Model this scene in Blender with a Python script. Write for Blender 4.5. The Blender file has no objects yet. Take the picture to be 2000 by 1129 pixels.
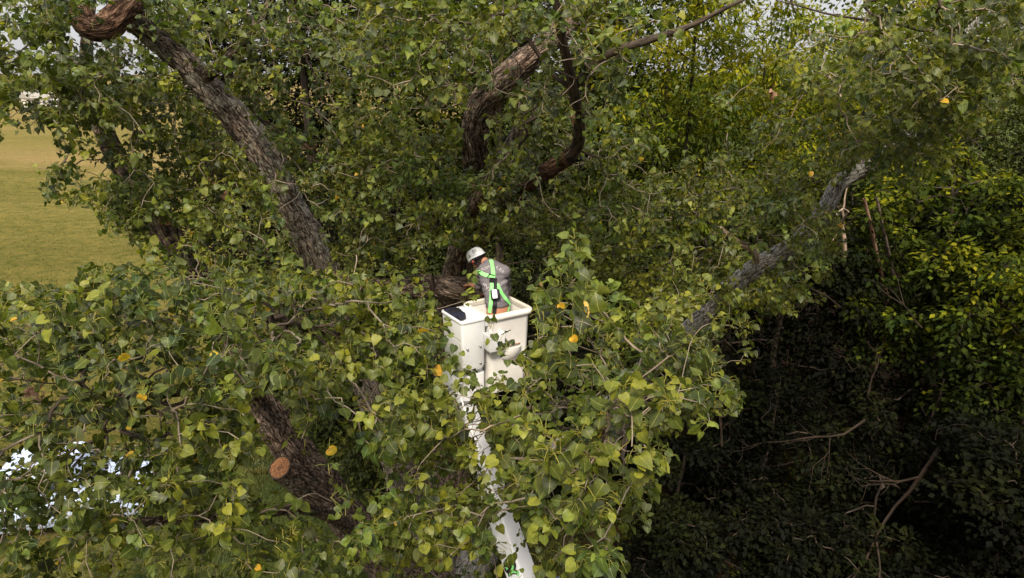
import bpy, bmesh, math, random
import numpy as np
from mathutils import Vector, Matrix, noise
from mathutils.bvhtree import BVHTree

random.seed(7)
RNG = np.random.default_rng(11)
scn = bpy.context.scene
COL = scn.collection

# ------------------------------------------------------------------ camera
CAM = Vector((0.0, 0.0, 11.0))
PITCH = math.radians(17.6)
F = 1330.0                                    # focal length in photo pixels (2000 wide)
cd = bpy.data.cameras.new('camera'); cam = bpy.data.objects.new('camera', cd); COL.objects.link(cam)
cam.location = CAM; cam.rotation_euler = (math.radians(90) - PITCH, 0, 0)
cd.sensor_width = 36; cd.lens = F / 2000 * 36; cd.clip_start = 0.05; cd.clip_end = 5000
scn.camera = cam

# ------------------------------------------------------------------ world, sun, exposure
SUN_EL, SUN_AZ = math.radians(48), math.radians(-172)       # azimuth measured from +Y towards +X
W = bpy.data.worlds.new('World'); scn.world = W; W.use_nodes = True
nt = W.node_tree; nt.nodes.clear()
sky = nt.nodes.new('ShaderNodeTexSky'); sky.sky_type = 'NISHITA'; sky.sun_disc = False
sky.sun_elevation = SUN_EL; sky.sun_rotation = SUN_AZ; sky.air_density = 1.0; sky.dust_density = 4.0
tc = nt.nodes.new('ShaderNodeTexCoord')
cl = nt.nodes.new('ShaderNodeTexNoise'); cl.inputs['Scale'].default_value = 2.4; cl.inputs['Detail'].default_value = 5
nt.links.new(tc.outputs['Generated'], cl.inputs['Vector'])
rp = nt.nodes.new('ShaderNodeValToRGB')
rp.color_ramp.elements[0].position = .3; rp.color_ramp.elements[0].color = (8.7, 8.8, 9.3, 1)
rp.color_ramp.elements[1].position = .7; rp.color_ramp.elements[1].color = (11.2, 11.0, 11.0, 1)
nt.links.new(cl.outputs['Fac'], rp.inputs['Fac'])
mx = nt.nodes.new('ShaderNodeMix'); mx.data_type = 'RGBA'; mx.inputs['Factor'].default_value = .8
nt.links.new(sky.outputs[0], mx.inputs['A']); nt.links.new(rp.outputs[0], mx.inputs['B'])
bg = nt.nodes.new('ShaderNodeBackground'); bg.inputs['Strength'].default_value = 0.075
sz = nt.nodes.new('ShaderNodeSeparateXYZ'); nt.links.new(tc.outputs['Generated'], sz.inputs[0])
mr = nt.nodes.new('ShaderNodeMapRange'); mr.inputs['From Min'].default_value = 0.0; mr.inputs['From Max'].default_value = 1.0; mr.inputs['To Min'].default_value = .56; mr.inputs['To Max'].default_value = 1.45
nt.links.new(sz.outputs[2], mr.inputs['Value'])
vm_ = nt.nodes.new('ShaderNodeVectorMath'); vm_.operation = 'SCALE'; nt.links.new(mx.outputs['Result'], vm_.inputs[0]); nt.links.new(mr.outputs[0], vm_.inputs['Scale'])
nt.links.new(vm_.outputs[0], bg.inputs['Color'])
wo = nt.nodes.new('ShaderNodeOutputWorld'); nt.links.new(bg.outputs[0], wo.inputs[0])
ld = bpy.data.lights.new('sun', 'SUN'); ld.energy = 3.2; ld.angle = math.radians(12); ld.color = (1.0, .90, .74)
sun = bpy.data.objects.new('sun', ld); COL.objects.link(sun); sun.location = (-30, 10, 40)
sdir = Vector((math.sin(SUN_AZ) * math.cos(SUN_EL), math.cos(SUN_AZ) * math.cos(SUN_EL), math.sin(SUN_EL)))
sun.rotation_euler = sdir.to_track_quat('Z', 'Y').to_euler()
scn.view_settings.view_transform = 'Standard'; scn.view_settings.look = 'None'
scn.view_settings.exposure = 0.86; scn.view_settings.gamma = 1.0
cy = scn.cycles
cy.max_bounces = 5; cy.diffuse_bounces = 2; cy.glossy_bounces = 2; cy.transmission_bounces = 3
cy.caustics_reflective = False; cy.caustics_refractive = False
cy.use_denoising = True

# ------------------------------------------------------------------ helpers
FW = Vector((0, math.cos(PITCH), -math.sin(PITCH))); UP = Vector((0, math.sin(PITCH), math.cos(PITCH))); RT = Vector((1, 0, 0))

def ray(px, py):
    return (FW + RT * ((px - 1000) / F) + UP * ((564.5 - py) / F))

def P(px, py, Y):
    "world point at distance Y (metres north of the camera) seen at photo pixel (px, py)"
    d = ray(px, py)
    return CAM + d * (Y / d.y)

def G(px, py):
    d = ray(px, py); return CAM + d * (-CAM.z / d.z)

def project(p):
    p = np.asarray(p, float) - np.array(CAM)
    z = p @ np.array(FW); x = p @ np.array(RT); y = p @ np.array(UP)
    z = np.where(z < .01, .01, z)
    return 1000 + F * x / z, 564.5 - F * y / z, z

def tag(o, label=None, cat=None, group=None, kind=None):
    if label: o['label'] = label
    if cat: o['category'] = cat
    if group: o['group'] = group
    if kind: o['kind'] = kind
    return o

def empty(name, loc, label, cat, group=None):
    o = bpy.data.objects.new(name, None); COL.objects.link(o); o.location = loc
    return tag(o, label, cat, group)

def link(name, me, parent=None, loc=None):
    "loc = world origin of the object; mesh data are in world coordinates minus loc"
    o = bpy.data.objects.new(name, me); COL.objects.link(o)
    if loc is not None: o.location = loc
    if parent is not None:
        o.parent = parent
        if loc is None: o.location = -parent.location       # mesh verts in world space
        else: o.location = Vector(loc) - parent.location
    return o

def np_mesh(name, V, T, mat=None, attrs=None, smooth=True):
    "V (n,3); T (m,k) faces all of k corners, or list of such arrays"
    me = bpy.data.meshes.new(name)
    V = np.ascontiguousarray(V, np.float32)
    Ts = T if isinstance(T, list) else [T]
    Ts = [np.asarray(t, np.int32) for t in Ts if len(t)]
    nl = sum(t.size for t in Ts); nf = sum(len(t) for t in Ts)
    me.vertices.add(len(V)); me.vertices.foreach_set('co', V.ravel())
    me.loops.add(nl); me.loops.foreach_set('vertex_index', np.concatenate([t.ravel() for t in Ts]))
    me.polygons.add(nf)
    st = []; c = 0
    for t in Ts:
        st.append(c + np.arange(len(t)) * t.shape[1]); c += t.size
    me.polygons.foreach_set('loop_start', np.concatenate(st).astype(np.int32))
    if smooth: me.polygons.foreach_set('use_smooth', np.ones(nf, bool))
    for k, a in (attrs or {}).items():
        a = np.asarray(a, np.float32)
        at = me.attributes.new(k, 'FLOAT' if a.ndim == 1 else 'FLOAT_VECTOR', 'POINT')
        at.data.foreach_set('value' if a.ndim == 1 else 'vector', a.ravel())
    me.update(); me.validate()
    if mat: me.materials.append(mat)
    return me

def norm(a):
    return a / np.maximum(np.linalg.norm(a, axis=-1, keepdims=True), 1e-9)

def tubes(Pt, R, sides, cap=False):
    "Pt (N,K,3), R (N,K) -> verts, quads; also u,v"
    Pt = np.asarray(Pt, float); N, K = Pt.shape[:2]
    t = np.gradient(Pt, axis=1); t = norm(t)
    ref = np.zeros((N, 1, 3)); m = t.mean(axis=1)
    ax = np.argmin(np.abs(m), axis=1); ref[np.arange(N), 0, ax] = 1
    a = norm(np.cross(t, ref)); b = np.cross(t, a)
    th = np.arange(sides) * 2 * math.pi / sides
    V = Pt[:, :, None, :] + R[:, :, None, None] * (np.cos(th)[None, None, :, None] * a[:, :, None, :] + np.sin(th)[None, None, :, None] * b[:, :, None, :])
    idx = np.arange(N * K * sides).reshape(N, K, sides)
    i0 = idx[:, :-1, :]; i1 = idx[:, 1:, :]
    Q = np.stack([i0, np.roll(i0, -1, 2), np.roll(i1, -1, 2), i1], -1).reshape(-1, 4)
    return V.reshape(-1, 3), Q

# ------------------------------------------------------------------ materials
def new_mat(name):
    m = bpy.data.materials.new(name); m.use_nodes = True
    n = m.node_tree; b = n.nodes['Principled BSDF']
    return m, n, b

def N(n, t, **kw):
    x = n.nodes.new(t)
    for k, v in kw.items():
        if k in x.inputs: x.inputs[k].default_value = v
        else: setattr(x, k, v)
    return x

def ramp(n, els, src=None):
    r = n.nodes.new('ShaderNodeValToRGB'); cr = r.color_ramp
    while len(cr.elements) < len(els): cr.elements.new(.5)
    for e, (p, c) in zip(cr.elements, els): e.position = p; e.color = (*c, 1)
    if src is not None: n.links.new(src, r.inputs['Fac'])
    return r

def mixc(n, fac, a, b, bt='MIX'):
    m = n.nodes.new('ShaderNodeMix'); m.data_type = 'RGBA'; m.blend_type = bt
    for s, v in (('Factor', fac), ('A', a), ('B', b)):
        if isinstance(v, (int, float)): m.inputs[s].default_value = v
        elif isinstance(v, tuple): m.inputs[s].default_value = (*v, 1)
        else: n.links.new(v, m.inputs[s])
    return m.outputs['Result']

def mathn(n, op, a, b=None, c=None):
    m = n.nodes.new('ShaderNodeMath'); m.operation = op
    for i, v in enumerate((a, b, c)):
        if v is None: continue
        if isinstance(v, (int, float)): m.inputs[i].default_value = v
        else: n.links.new(v, m.inputs[i])
    return m.outputs[0]

def leaf_material(name, els, rough=.45, trans=.35, veins=True, under=(.14, .145, .065), spec=.5, tr_gain=(1.5, 1.6, .55), hue_scale=1.3):
    m, n, b = new_mat(name)
    at = N(n, 'ShaderNodeAttribute', attribute_name='tint')
    r = ramp(n, els, at.outputs['Fac'])
    col = r.outputs[0]
    if veins:
        uv = N(n, 'ShaderNodeAttribute', attribute_name='luv')
        sx = n.nodes.new('ShaderNodeSeparateXYZ'); n.links.new(uv.outputs['Vector'], sx.inputs[0])
        ax = mathn(n, 'ABSOLUTE', sx.outputs[0])
        mid = mathn(n, 'LESS_THAN', ax, .022)
        ph = mathn(n, 'FRACT', mathn(n, 'MULTIPLY', mathn(n, 'SUBTRACT', sx.outputs[1], mathn(n, 'MULTIPLY', ax, .75)), 5.5))
        sv = mathn(n, 'LESS_THAN', ph, .10)
        vm = mathn(n, 'MAXIMUM', mathn(n, 'MULTIPLY', mid, .8), mathn(n, 'MULTIPLY', sv, .28))
        vm = mathn(n, 'MULTIPLY', vm, mathn(n, 'LESS_THAN', sx.outputs[2], .5))
        col = mixc(n, vm, col, (.26, .27, .08))
        # petiole colour where luv.z = 1
        col = mixc(n, mathn(n, 'GREATER_THAN', sx.outputs[2], .5), col, (.34, .31, .07))
        # blotchy wear
        ns = N(n, 'ShaderNodeTexNoise', Scale=28.0, Detail=3.0)
        tcn = n.nodes.new('ShaderNodeTexCoord'); n.links.new(tcn.outputs['Object'], ns.inputs['Vector'])
        rr = ramp(n, [(.35, (.72, .75, .7)), (.65, (1.15, 1.12, 1.0))], ns.outputs['Fac'])
        col = mixc(n, 1.0, col, rr.outputs[0], 'MULTIPLY')
    gm = n.nodes.new('ShaderNodeNewGeometry'); hn = N(n, 'ShaderNodeTexNoise', Scale=hue_scale, Detail=2.0); n.links.new(gm.outputs['Position'], hn.inputs['Vector'])
    hr = ramp(n, [(.33, (1.05, .99, .85)), (.5, (1, 1, 1)), (.67, (.80, 1.0, 1.35))], hn.outputs['Fac'])
    col = mixc(n, 1.0, col, hr.outputs[0], 'MULTIPLY')
    geo = n.nodes.new('ShaderNodeNewGeometry')
    top = col
    if under: top = mixc(n, mathn(n, 'MULTIPLY', geo.outputs['Backfacing'], .45), col, under)
    n.links.new(top, b.inputs['Base Color'])
    b.inputs['Roughness'].default_value = rough; b.inputs['Specular IOR Level'].default_value = spec
    tr = n.nodes.new('ShaderNodeBsdfTranslucent')
    n.links.new(mixc(n, 1.0, col, tr_gain, 'MULTIPLY'), tr.inputs['Color'])
    ms = n.nodes.new('ShaderNodeMixShader'); ms.inputs[0].default_value = trans
    n.links.new(b.outputs[0], ms.inputs[1]); n.links.new(tr.outputs[0], ms.inputs[2])
    n.links.new(ms.outputs[0], n.nodes['Material Output'].inputs[0])
    return m

COTTON = [(0.0, (.014, .021, .004)), (.35, (.040, .055, .008)), (.62, (.096, .121, .015)), (.86, (.22, .23, .024)),
          (.93, (.22, .22, .025)), (.96, (.55, .32, .02)), (.985, (.62, .36, .03)), (1.0, (.40, .16, .05))]
M_leaf = leaf_material('cottonwood_leaf', COTTON, rough=.48, trans=.36, spec=.35)
M_yellow = leaf_material('golden_leaf', [(0, (.30, .24, .02)), (.35, (.60, .33, .025)), (.8, (.66, .38, .04)), (1, (.36, .15, .03))], trans=.3, veins=True)
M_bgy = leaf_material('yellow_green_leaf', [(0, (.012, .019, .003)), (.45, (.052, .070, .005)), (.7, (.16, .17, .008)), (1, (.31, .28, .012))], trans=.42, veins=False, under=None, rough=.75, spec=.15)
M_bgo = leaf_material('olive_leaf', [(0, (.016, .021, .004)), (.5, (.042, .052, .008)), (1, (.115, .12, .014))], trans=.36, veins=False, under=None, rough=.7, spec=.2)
M_bgd = leaf_material('shadow_dark_leaf', [(0, (.0025, .003, .001)), (.6, (.0055, .0068, .0016)), (1, (.018, .021, .003))], trans=.25, veins=False, under=None, rough=.75, spec=.12)  # the deep forest darkness is put into this near-black leaf colour
M_far = leaf_material('distant_leaf', [(0, (.05, .075, .04)), (1, (.11, .14, .07))], trans=.2, veins=False, under=None, rough=.7)
M_dead = leaf_material('dead_leaf', [(0, (.22, .10, .055)), (1, (.42, .24, .16))], trans=.2, veins=False, under=None, rough=.7)

def bark_material(name, dark, light, lichen=.5, lcol=(.42, .41, .33), plates=False):
    m, n, b = new_mat(name)
    at = N(n, 'ShaderNodeAttribute', attribute_name='ridge')
    tcn = n.nodes.new('ShaderNodeTexCoord')
    n1 = N(n, 'ShaderNodeTexNoise', Scale=45.0, Detail=5.0, Roughness=.7); n.links.new(tcn.outputs['Object'], n1.inputs['Vector'])
    n2 = N(n, 'ShaderNodeTexNoise', Scale=3.0, Detail=4.0, Roughness=.65); n.links.new(tcn.outputs['Object'], n2.inputs['Vector'])
    n3 = N(n, 'ShaderNodeTexNoise', Scale=11.0, Detail=6.0, Roughness=.75); n.links.new(tcn.outputs['Object'], n3.inputs['Vector'])
    f = mathn(n, 'ADD', at.outputs['Fac'], mathn(n, 'MULTIPLY', mathn(n, 'SUBTRACT', n1.outputs['Fac'], .5), .7))
    hgt = mathn(n, 'ADD', n1.outputs['Fac'], n3.outputs['Fac'])
    if plates:                       # interlacing ridges and furrows that run along the limb
        bu = N(n, 'ShaderNodeAttribute', attribute_name='buv')
        mpp = n.nodes.new('ShaderNodeMapping'); mpp.inputs['Scale'].default_value = (1, 1, 1.15); n.links.new(bu.outputs['Vector'], mpp.inputs['Vector'])
        def furrow(sc, w, gain):
            q = N(n, 'ShaderNodeTexNoise', Scale=sc, Detail=2.5, Roughness=.6, Distortion=w); n.links.new(mpp.outputs[0], q.inputs['Vector'])
            return mathn(n, 'MINIMUM', mathn(n, 'MULTIPLY', mathn(n, 'ABSOLUTE', mathn(n, 'SUBTRACT', q.outputs['Fac'], .5)), gain), 1.0)
        n4 = N(n, 'ShaderNodeTexNoise', Scale=70.0, Detail=5.0, Roughness=.75); n.links.new(mpp.outputs[0], n4.inputs['Vector'])
        pl = mathn(n, 'MULTIPLY', mathn(n, 'ADD', mathn(n, 'MULTIPLY', furrow(15.0, .35, 11.0), .85), .15), mathn(n, 'ADD', mathn(n, 'MULTIPLY', furrow(40.0, .2, 9.0), .6), .4))
        f = mathn(n, 'MULTIPLY', pl, mathn(n, 'ADD', .35, mathn(n, 'ADD', mathn(n, 'MULTIPLY', n4.outputs['Fac'], .75), mathn(n, 'MULTIPLY', at.outputs['Fac'], .35))))
        f = mathn(n, 'ADD', f, mathn(n, 'MULTIPLY', mathn(n, 'SUBTRACT', n1.outputs['Fac'], .5), .5))
        hgt = mathn(n, 'ADD', mathn(n, 'MULTIPLY', pl, 1.6), mathn(n, 'ADD', n4.outputs['Fac'], mathn(n, 'MULTIPLY', n1.outputs['Fac'], .6)))
    base = ramp(n, [(.10, dark), (.34, tuple(a * .75 + c * .25 for a, c in zip(dark, light))), (.9, light)], f)
    warm = mixc(n, n2.outputs['Fac'], (1.15, .92, .78), (.85, 1.0, 1.05))
    col = mixc(n, 1.0, base.outputs[0], warm, 'MULTIPLY')
    if lichen:
        lm = mathn(n, 'MULTIPLY', mathn(n, 'SUBTRACT', mathn(n, 'ADD', n3.outputs['Fac'], mathn(n, 'MULTIPLY', n2.outputs['Fac'], .5)), 1.0 - lichen * .3), 14.0)
        lm = mathn(n, 'MINIMUM', mathn(n, 'MAXIMUM', lm, 0.0), 1.0)
        lm = mathn(n, 'MULTIPLY', lm, mathn(n, 'MINIMUM', mathn(n, 'MULTIPLY', f, 1.5), 1.0))
        col = mixc(n, mathn(n, 'MULTIPLY', lm, .85), col, lcol)
    n.links.new(col, b.inputs['Base Color'])
    b.inputs['Roughness'].default_value = .95; b.inputs['Specular IOR Level'].default_value = .12
    bp = N(n, 'ShaderNodeBump', Strength=1.0, Distance=.02 if plates else .01)
    n.links.new(hgt, bp.inputs['Height'])
    n.links.new(bp.outputs[0], b.inputs['Normal'])
    return m

M_bark = bark_material('furrowed_bark', (.016, .012, .010), (.38, .29, .235), .35, plates=True)
M_barkl = bark_material('lichened_bark', (.024, .018, .015), (.50, .42, .36), .8, plates=True)
M_barkc = bark_material('pale_lichened_bark', (.030, .024, .020), (.46, .40, .35), 1.15, (.62, .61, .56), plates=True)
M_barkr = bark_material('reddish_bark', (.020, .011, .007), (.25, .15, .10), .2, plates=True)
M_twig = bark_material('twig_bark', (.09, .072, .055), (.30, .25, .20), 0)
M_dtwig = bark_material('dark_bark', (.012, .010, .009), (.085, .066, .052), .15)
M_deadwood = bark_material('dead_wood', (.12, .085, .06), (.42, .33, .26), .2)

def plain(name, col, rough=.5, spec=.5, bump=0, bscale=60, var=.12, metal=0):
    m, n, b = new_mat(name)
    tcn = n.nodes.new('ShaderNodeTexCoord')
    ns = N(n, 'ShaderNodeTexNoise', Scale=float(bscale), Detail=4.0); n.links.new(tcn.outputs['Object'], ns.inputs['Vector'])
    ns2 = N(n, 'ShaderNodeTexNoise', Scale=float(bscale) * .12, Detail=4.0); n.links.new(tcn.outputs['Object'], ns2.inputs['Vector'])
    s = mathn(n, 'ADD', mathn(n, 'MULTIPLY', mathn(n, 'ADD', ns.outputs['Fac'], ns2.outputs['Fac']), var), 1 - var)
    cm = n.nodes.new('ShaderNodeCombineColor')
    for i in range(3): n.links.new(s, cm.inputs[i])
    n.links.new(mixc(n, 1.0, tuple(col), cm.outputs[0], 'MULTIPLY'), b.inputs['Base Color'])
    b.inputs['Roughness'].default_value = rough; b.inputs['Specular IOR Level'].default_value = spec; b.inputs['Metallic'].default_value = metal
    if bump:
        bp = N(n, 'ShaderNodeBump', Strength=bump, Distance=.004); n.links.new(ns.outputs['Fac'], bp.inputs['Height']); n.links.new(bp.outputs[0], b.inputs['Normal'])
    return m

M_white = plain('white_gelcoat', (.86, .83, .79), .35, .5, .15, 14, .10)
M_whitep = plain('white_paint', (.86, .86, .87), .3, .5, 0, 10, .06)
M_cream = plain('cream_rim', (.66, .62, .54), .5, .4, .2, 30, .2)
M_black = plain('black_webbing', (.012, .012, .014), .6, .3, .3, 300)
M_navy = plain('navy_nylon', (.012, .014, .03), .6, .4, .3, 200)
M_green = plain('lime_webbing', (.27, .78, .24), .6, .3, .4, 400, .1)
M_shirt = plain('charcoal_shirt', (.155, .14, .152), .9, .15, .5, 90, .35)
M_print = plain('shirt_print', (.46, .43, .45), .9, .1, 0, 200, .4)
M_skin = plain('skin', (.50, .225, .13), .5, .4, .2, 80, .15)
M_hair = plain('dark_hair', (.020, .012, .009), .7, .3, .8, 250, .5)
M_jeans = plain('dark_trousers', (.035, .04, .055), .85, .2, .4, 200)
M_boot = plain('brown_boot', (.06, .035, .02), .6, .3, .3, 60)
M_helmet = plain('white_helmet', (.88, .89, .91), .3, .5, 0, 20, .05)
M_stick = plain('grey_sticker', (.28, .27, .26), .5, .4, 0, 200, .3)
M_tag = plain('white_tag', (.85, .84, .88), .5, .4)
M_red = plain('red_earcup', (.45, .08, .05), .4, .5)
M_rust = plain('rust_stain', (.28, .15, .10), .8, .2, .3, 60, .4)
M_metal = plain('galvanised_steel', (.45, .45, .46), .4, .5, .1, 60, .2, .8)
M_underw = plain('green_waistband', (.10, .38, .08), .7, .2, .2, 250, .7)
M_bluep = plain('blue_plastic', (.02, .10, .42), .35, .5, 0, 20)
M_glass = plain('dark_glass', (.02, .025, .03), .08, .8)
M_tyre = plain('tyre_rubber', (.015, .015, .015), .85, .2, .3, 60)
M_roof = plain('grey_shingle', (.30, .28, .25), .9, .2, .4, 8, .4)
M_siding = plain('cream_siding', (.72, .68, .6), .8, .2, 0, 3, .1)
M_sidingw = plain('white_siding', (.82, .82, .84), .8, .2, 0, 3, .05)

# freshly sawn wood with rings
def sawn():
    m, n, b = new_mat('sawn_wood')
    at = N(n, 'ShaderNodeAttribute', attribute_name='ringuv')
    ln = n.nodes.new('ShaderNodeVectorMath'); ln.operation = 'LENGTH'; n.links.new(at.outputs['Vector'], ln.inputs[0])
    ns = N(n, 'ShaderNodeTexNoise', Scale=22.0, Detail=6.0, Roughness=.7); n.links.new(at.outputs['Vector'], ns.inputs['Vector'])
    w = mathn(n, 'SINE', mathn(n, 'ADD', mathn(n, 'MULTIPLY', ln.outputs['Value'], 190.0), mathn(n, 'MULTIPLY', ns.outputs['Fac'], 14.0)))
    f = mathn(n, 'ADD', mathn(n, 'MULTIPLY', w, .05), ns.outputs['Fac'])
    r = ramp(n, [(.3, (.060, .022, .010)), (.5, (.20, .082, .030)), (.72, (.42, .21, .09))], f)
    core = mathn(n, 'LESS_THAN', mathn(n, 'ADD', ln.outputs['Value'], mathn(n, 'MULTIPLY', ns.outputs['Fac'], .05)), .075)
    n.links.new(mixc(n, mathn(n, 'MULTIPLY', core, .6), r.outputs[0], (.08, .028, .015)), b.inputs['Base Color'])
    b.inputs['Roughness'].default_value = .9
    return m
M_sawn = sawn()
M_sawdust = plain('raw_wood_edge', (.25, .10, .05), .95, .1, .8, 60, .5)

# ------------------------------------------------------------------ ground and field
def ground_mat():
    m, n, b = new_mat('field_grass')
    tcn = n.nodes.new('ShaderNodeTexCoord'); pos = tcn.outputs['Object']
    a = N(n, 'ShaderNodeTexNoise', Scale=.035, Detail=5.0, Roughness=.6); n.links.new(pos, a.inputs['Vector'])
    mp = n.nodes.new('ShaderNodeMapping'); mp.inputs['Scale'].default_value = (.12, 1.0, 1); mp.inputs['Rotation'].default_value = (0, 0, .25); n.links.new(pos, mp.inputs['Vector'])
    s = N(n, 'ShaderNodeTexNoise', Scale=.55, Detail=5.0, Roughness=.7); n.links.new(mp.outputs[0], s.inputs['Vector'])
    c = N(n, 'ShaderNodeTexNoise', Scale=7.0, Detail=8.0, Roughness=.8); n.links.new(pos, c.inputs['Vector'])
    d = N(n, 'ShaderNodeTexNoise', Scale=1.3, Detail=6.0, Roughness=.7); n.links.new(pos, d.inputs['Vector'])
    f = mathn(n, 'ADD', mathn(n, 'MULTIPLY', a.outputs['Fac'], .6), mathn(n, 'MULTIPLY', s.outputs['Fac'], .4))
    col = ramp(n, [(.36, (.110, .101, .024)), (.5, (.152, .131, .036)), (.62, (.21, .165, .058))], f).outputs[0]
    fine = ramp(n, [(.3, (.5, .55, .45)), (.5, (.95, .95, .9)), (.72, (1.45, 1.35, 1.2))], c.outputs['Fac']).outputs[0]
    col = mixc(n, 1.0, col, fine, 'MULTIPLY')
    col = mixc(n, 1.0, col, ramp(n, [(.34, (.55, .66, .5)), (.5, (.95, .96, .9)), (.66, (1.25, 1.12, 1.1))], d.outputs['Fac']).outputs[0], 'MULTIPLY')
    # mown swath of pale stubble further out, and greener, darker grass near the trees
    sp = n.nodes.new('ShaderNodeSeparateXYZ'); n.links.new(pos, sp.inputs[0])
    yy = mathn(n, 'ADD', sp.outputs[1], mathn(n, 'MULTIPLY', mathn(n, 'SUBTRACT', a.outputs['Fac'], .5), 60.0))
    band = ramp(n, [(.0, (0, 0, 0)), (.30, (0, 0, 0)), (.36, (.5, .5, .5)), (.46, (.1, .1, .1)), (.7, (.25, .25, .25)), (1, (.4, .4, .4))], mathn(n, 'DIVIDE', yy, 250.0)).outputs[0]
    col = mixc(n, band, col, (.29, .19, .085))
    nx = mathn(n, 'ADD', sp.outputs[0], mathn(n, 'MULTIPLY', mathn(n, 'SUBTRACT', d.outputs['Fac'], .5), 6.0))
    lush_mask = ramp(n, [(.0, (0, 0, 0)), (.45, (0, 0, 0)), (.56, (1, 1, 1)), (1, (1, 1, 1))], mathn(n, 'DIVIDE', mathn(n, 'ADD', nx, 40.0), 60.0)).outputs[0]
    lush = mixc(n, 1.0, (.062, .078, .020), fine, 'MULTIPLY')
    col = mixc(n, lush_mask, col, lush)
    # bare leaf litter under the wood edge
    lit = ramp(n, [(.62, (0, 0, 0)), (.72, (1, 1, 1))], mathn(n, 'DIVIDE', mathn(n, 'ADD', nx, 40.0), 60.0)).outputs[0]
    lit = mathn(n, 'MULTIPLY', lit, mathn(n, 'LESS_THAN', sp.outputs[1], 34.0))
    litc = mixc(n, c.outputs['Fac'], (.025, .014, .008), (.10, .055, .030))
    col = mixc(n, lit, col, litc)
    n.links.new(col, b.inputs['Base Color']); b.inputs['Roughness'].default_value = 1; b.inputs['Specular IOR Level'].default_value = .05
    bp = N(n, 'ShaderNodeBump', Strength=1.0, Distance=.12); n.links.new(mathn(n, 'ADD', c.outputs['Fac'], d.outputs['Fac']), bp.inputs['Height']); n.links.new(bp.outputs[0], b.inputs['Normal'])
    return m
M_ground = ground_mat()
xs = np.concatenate([[-2500, -900], np.linspace(-300, -70, 12), np.linspace(-60, 40, 81), np.linspace(60, 300, 6), [900, 2500]])
ys = np.concatenate([[-300, -60], np.linspace(-20, 80, 81), np.linspace(90, 400, 24), [900, 3500]])
XX, YY = np.meshgrid(xs, ys)
def gh(x, y):
    return .12 * np.sin(x * .21 + 1) * np.cos(y * .17) + .05 * np.sin(x * .9 + y * .7)
ZZ = gh(XX, YY)
idx = np.arange(XX.size).reshape(XX.shape)
Q = np.stack([idx[:-1, :-1], idx[:-1, 1:], idx[1:, 1:], idx[1:, :-1]], -1).reshape(-1, 4)
g = link('ground', np_mesh('ground', np.stack([XX, YY, ZZ], -1).reshape(-1, 3), Q, M_ground)); tag(g, kind='structure')

# wheel tracks curving through the field
def track(ptsxy, w, name, label):
    c = catmull([Vector((x, y, 0)) for x, y in ptsxy], 60)
    V = []; 
    for i, p in enumerate(c):
        t = (c[min(i + 1, len(c) - 1)] - c[max(i - 1, 0)]).normalized(); s = Vector((-t.y, t.x, 0))
        for k in (-1, 1):
            q = p + s * (w / 2 * k * (1 + .3 * noise.noise(p * .8 + Vector((k, 0, 0)))))
            V.append((q.x, q.y, float(gh(q.x, q.y)) + .03))
    V = np.array(V); i = np.arange(len(c) - 1) * 2
    o = link(name, np_mesh(name, V, np.stack([i, i + 1, i + 3, i + 2], -1), M_track)); tag(o, label, kind='structure')

def catmull(pts, n):
    pts = [Vector(p) for p in pts]; P_ = [pts[0] * 2 - pts[1]] + pts + [pts[-1] * 2 - pts[-2]]
    L = [(pts[i + 1] - pts[i]).length for i in range(len(pts) - 1)]; tot = sum(L); out = []
    for k in range(n):
        s = tot * k / (n - 1); i = 0
        while i < len(L) - 1 and s > L[i]: s -= L[i]; i += 1
        t = min(s / max(L[i], 1e-6), 1.0); a, b, c, d = P_[i:i + 4]
        out.append(.5 * ((2 * b) + (c - a) * t + (2 * a - 5 * b + 4 * c - d) * t * t + (3 * b - a - 3 * c + d) * t ** 3))
    return out
M_track = plain('worn_track', (.085, .085, .024), 1, .05, .6, 9, .4)
for dx in (0, 1.7):
    a = [(G(px, py).x + dx, G(px, py).y) for px, py in ((300, 500), (230, 420), (170, 372), (118, 345), (105, 320), (150, 303), (230, 300))]
    track(a, .38, 'wheel_track', None)
for px0 in (395, 425):
    a = [(G(px, py).x, G(px, py).y) for px, py in ((px0, 495), (px0 - 60, 522), (px0 - 130, 570), (px0 - 200, 640))]
    track(a, .22, 'wheel_track', None)

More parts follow.
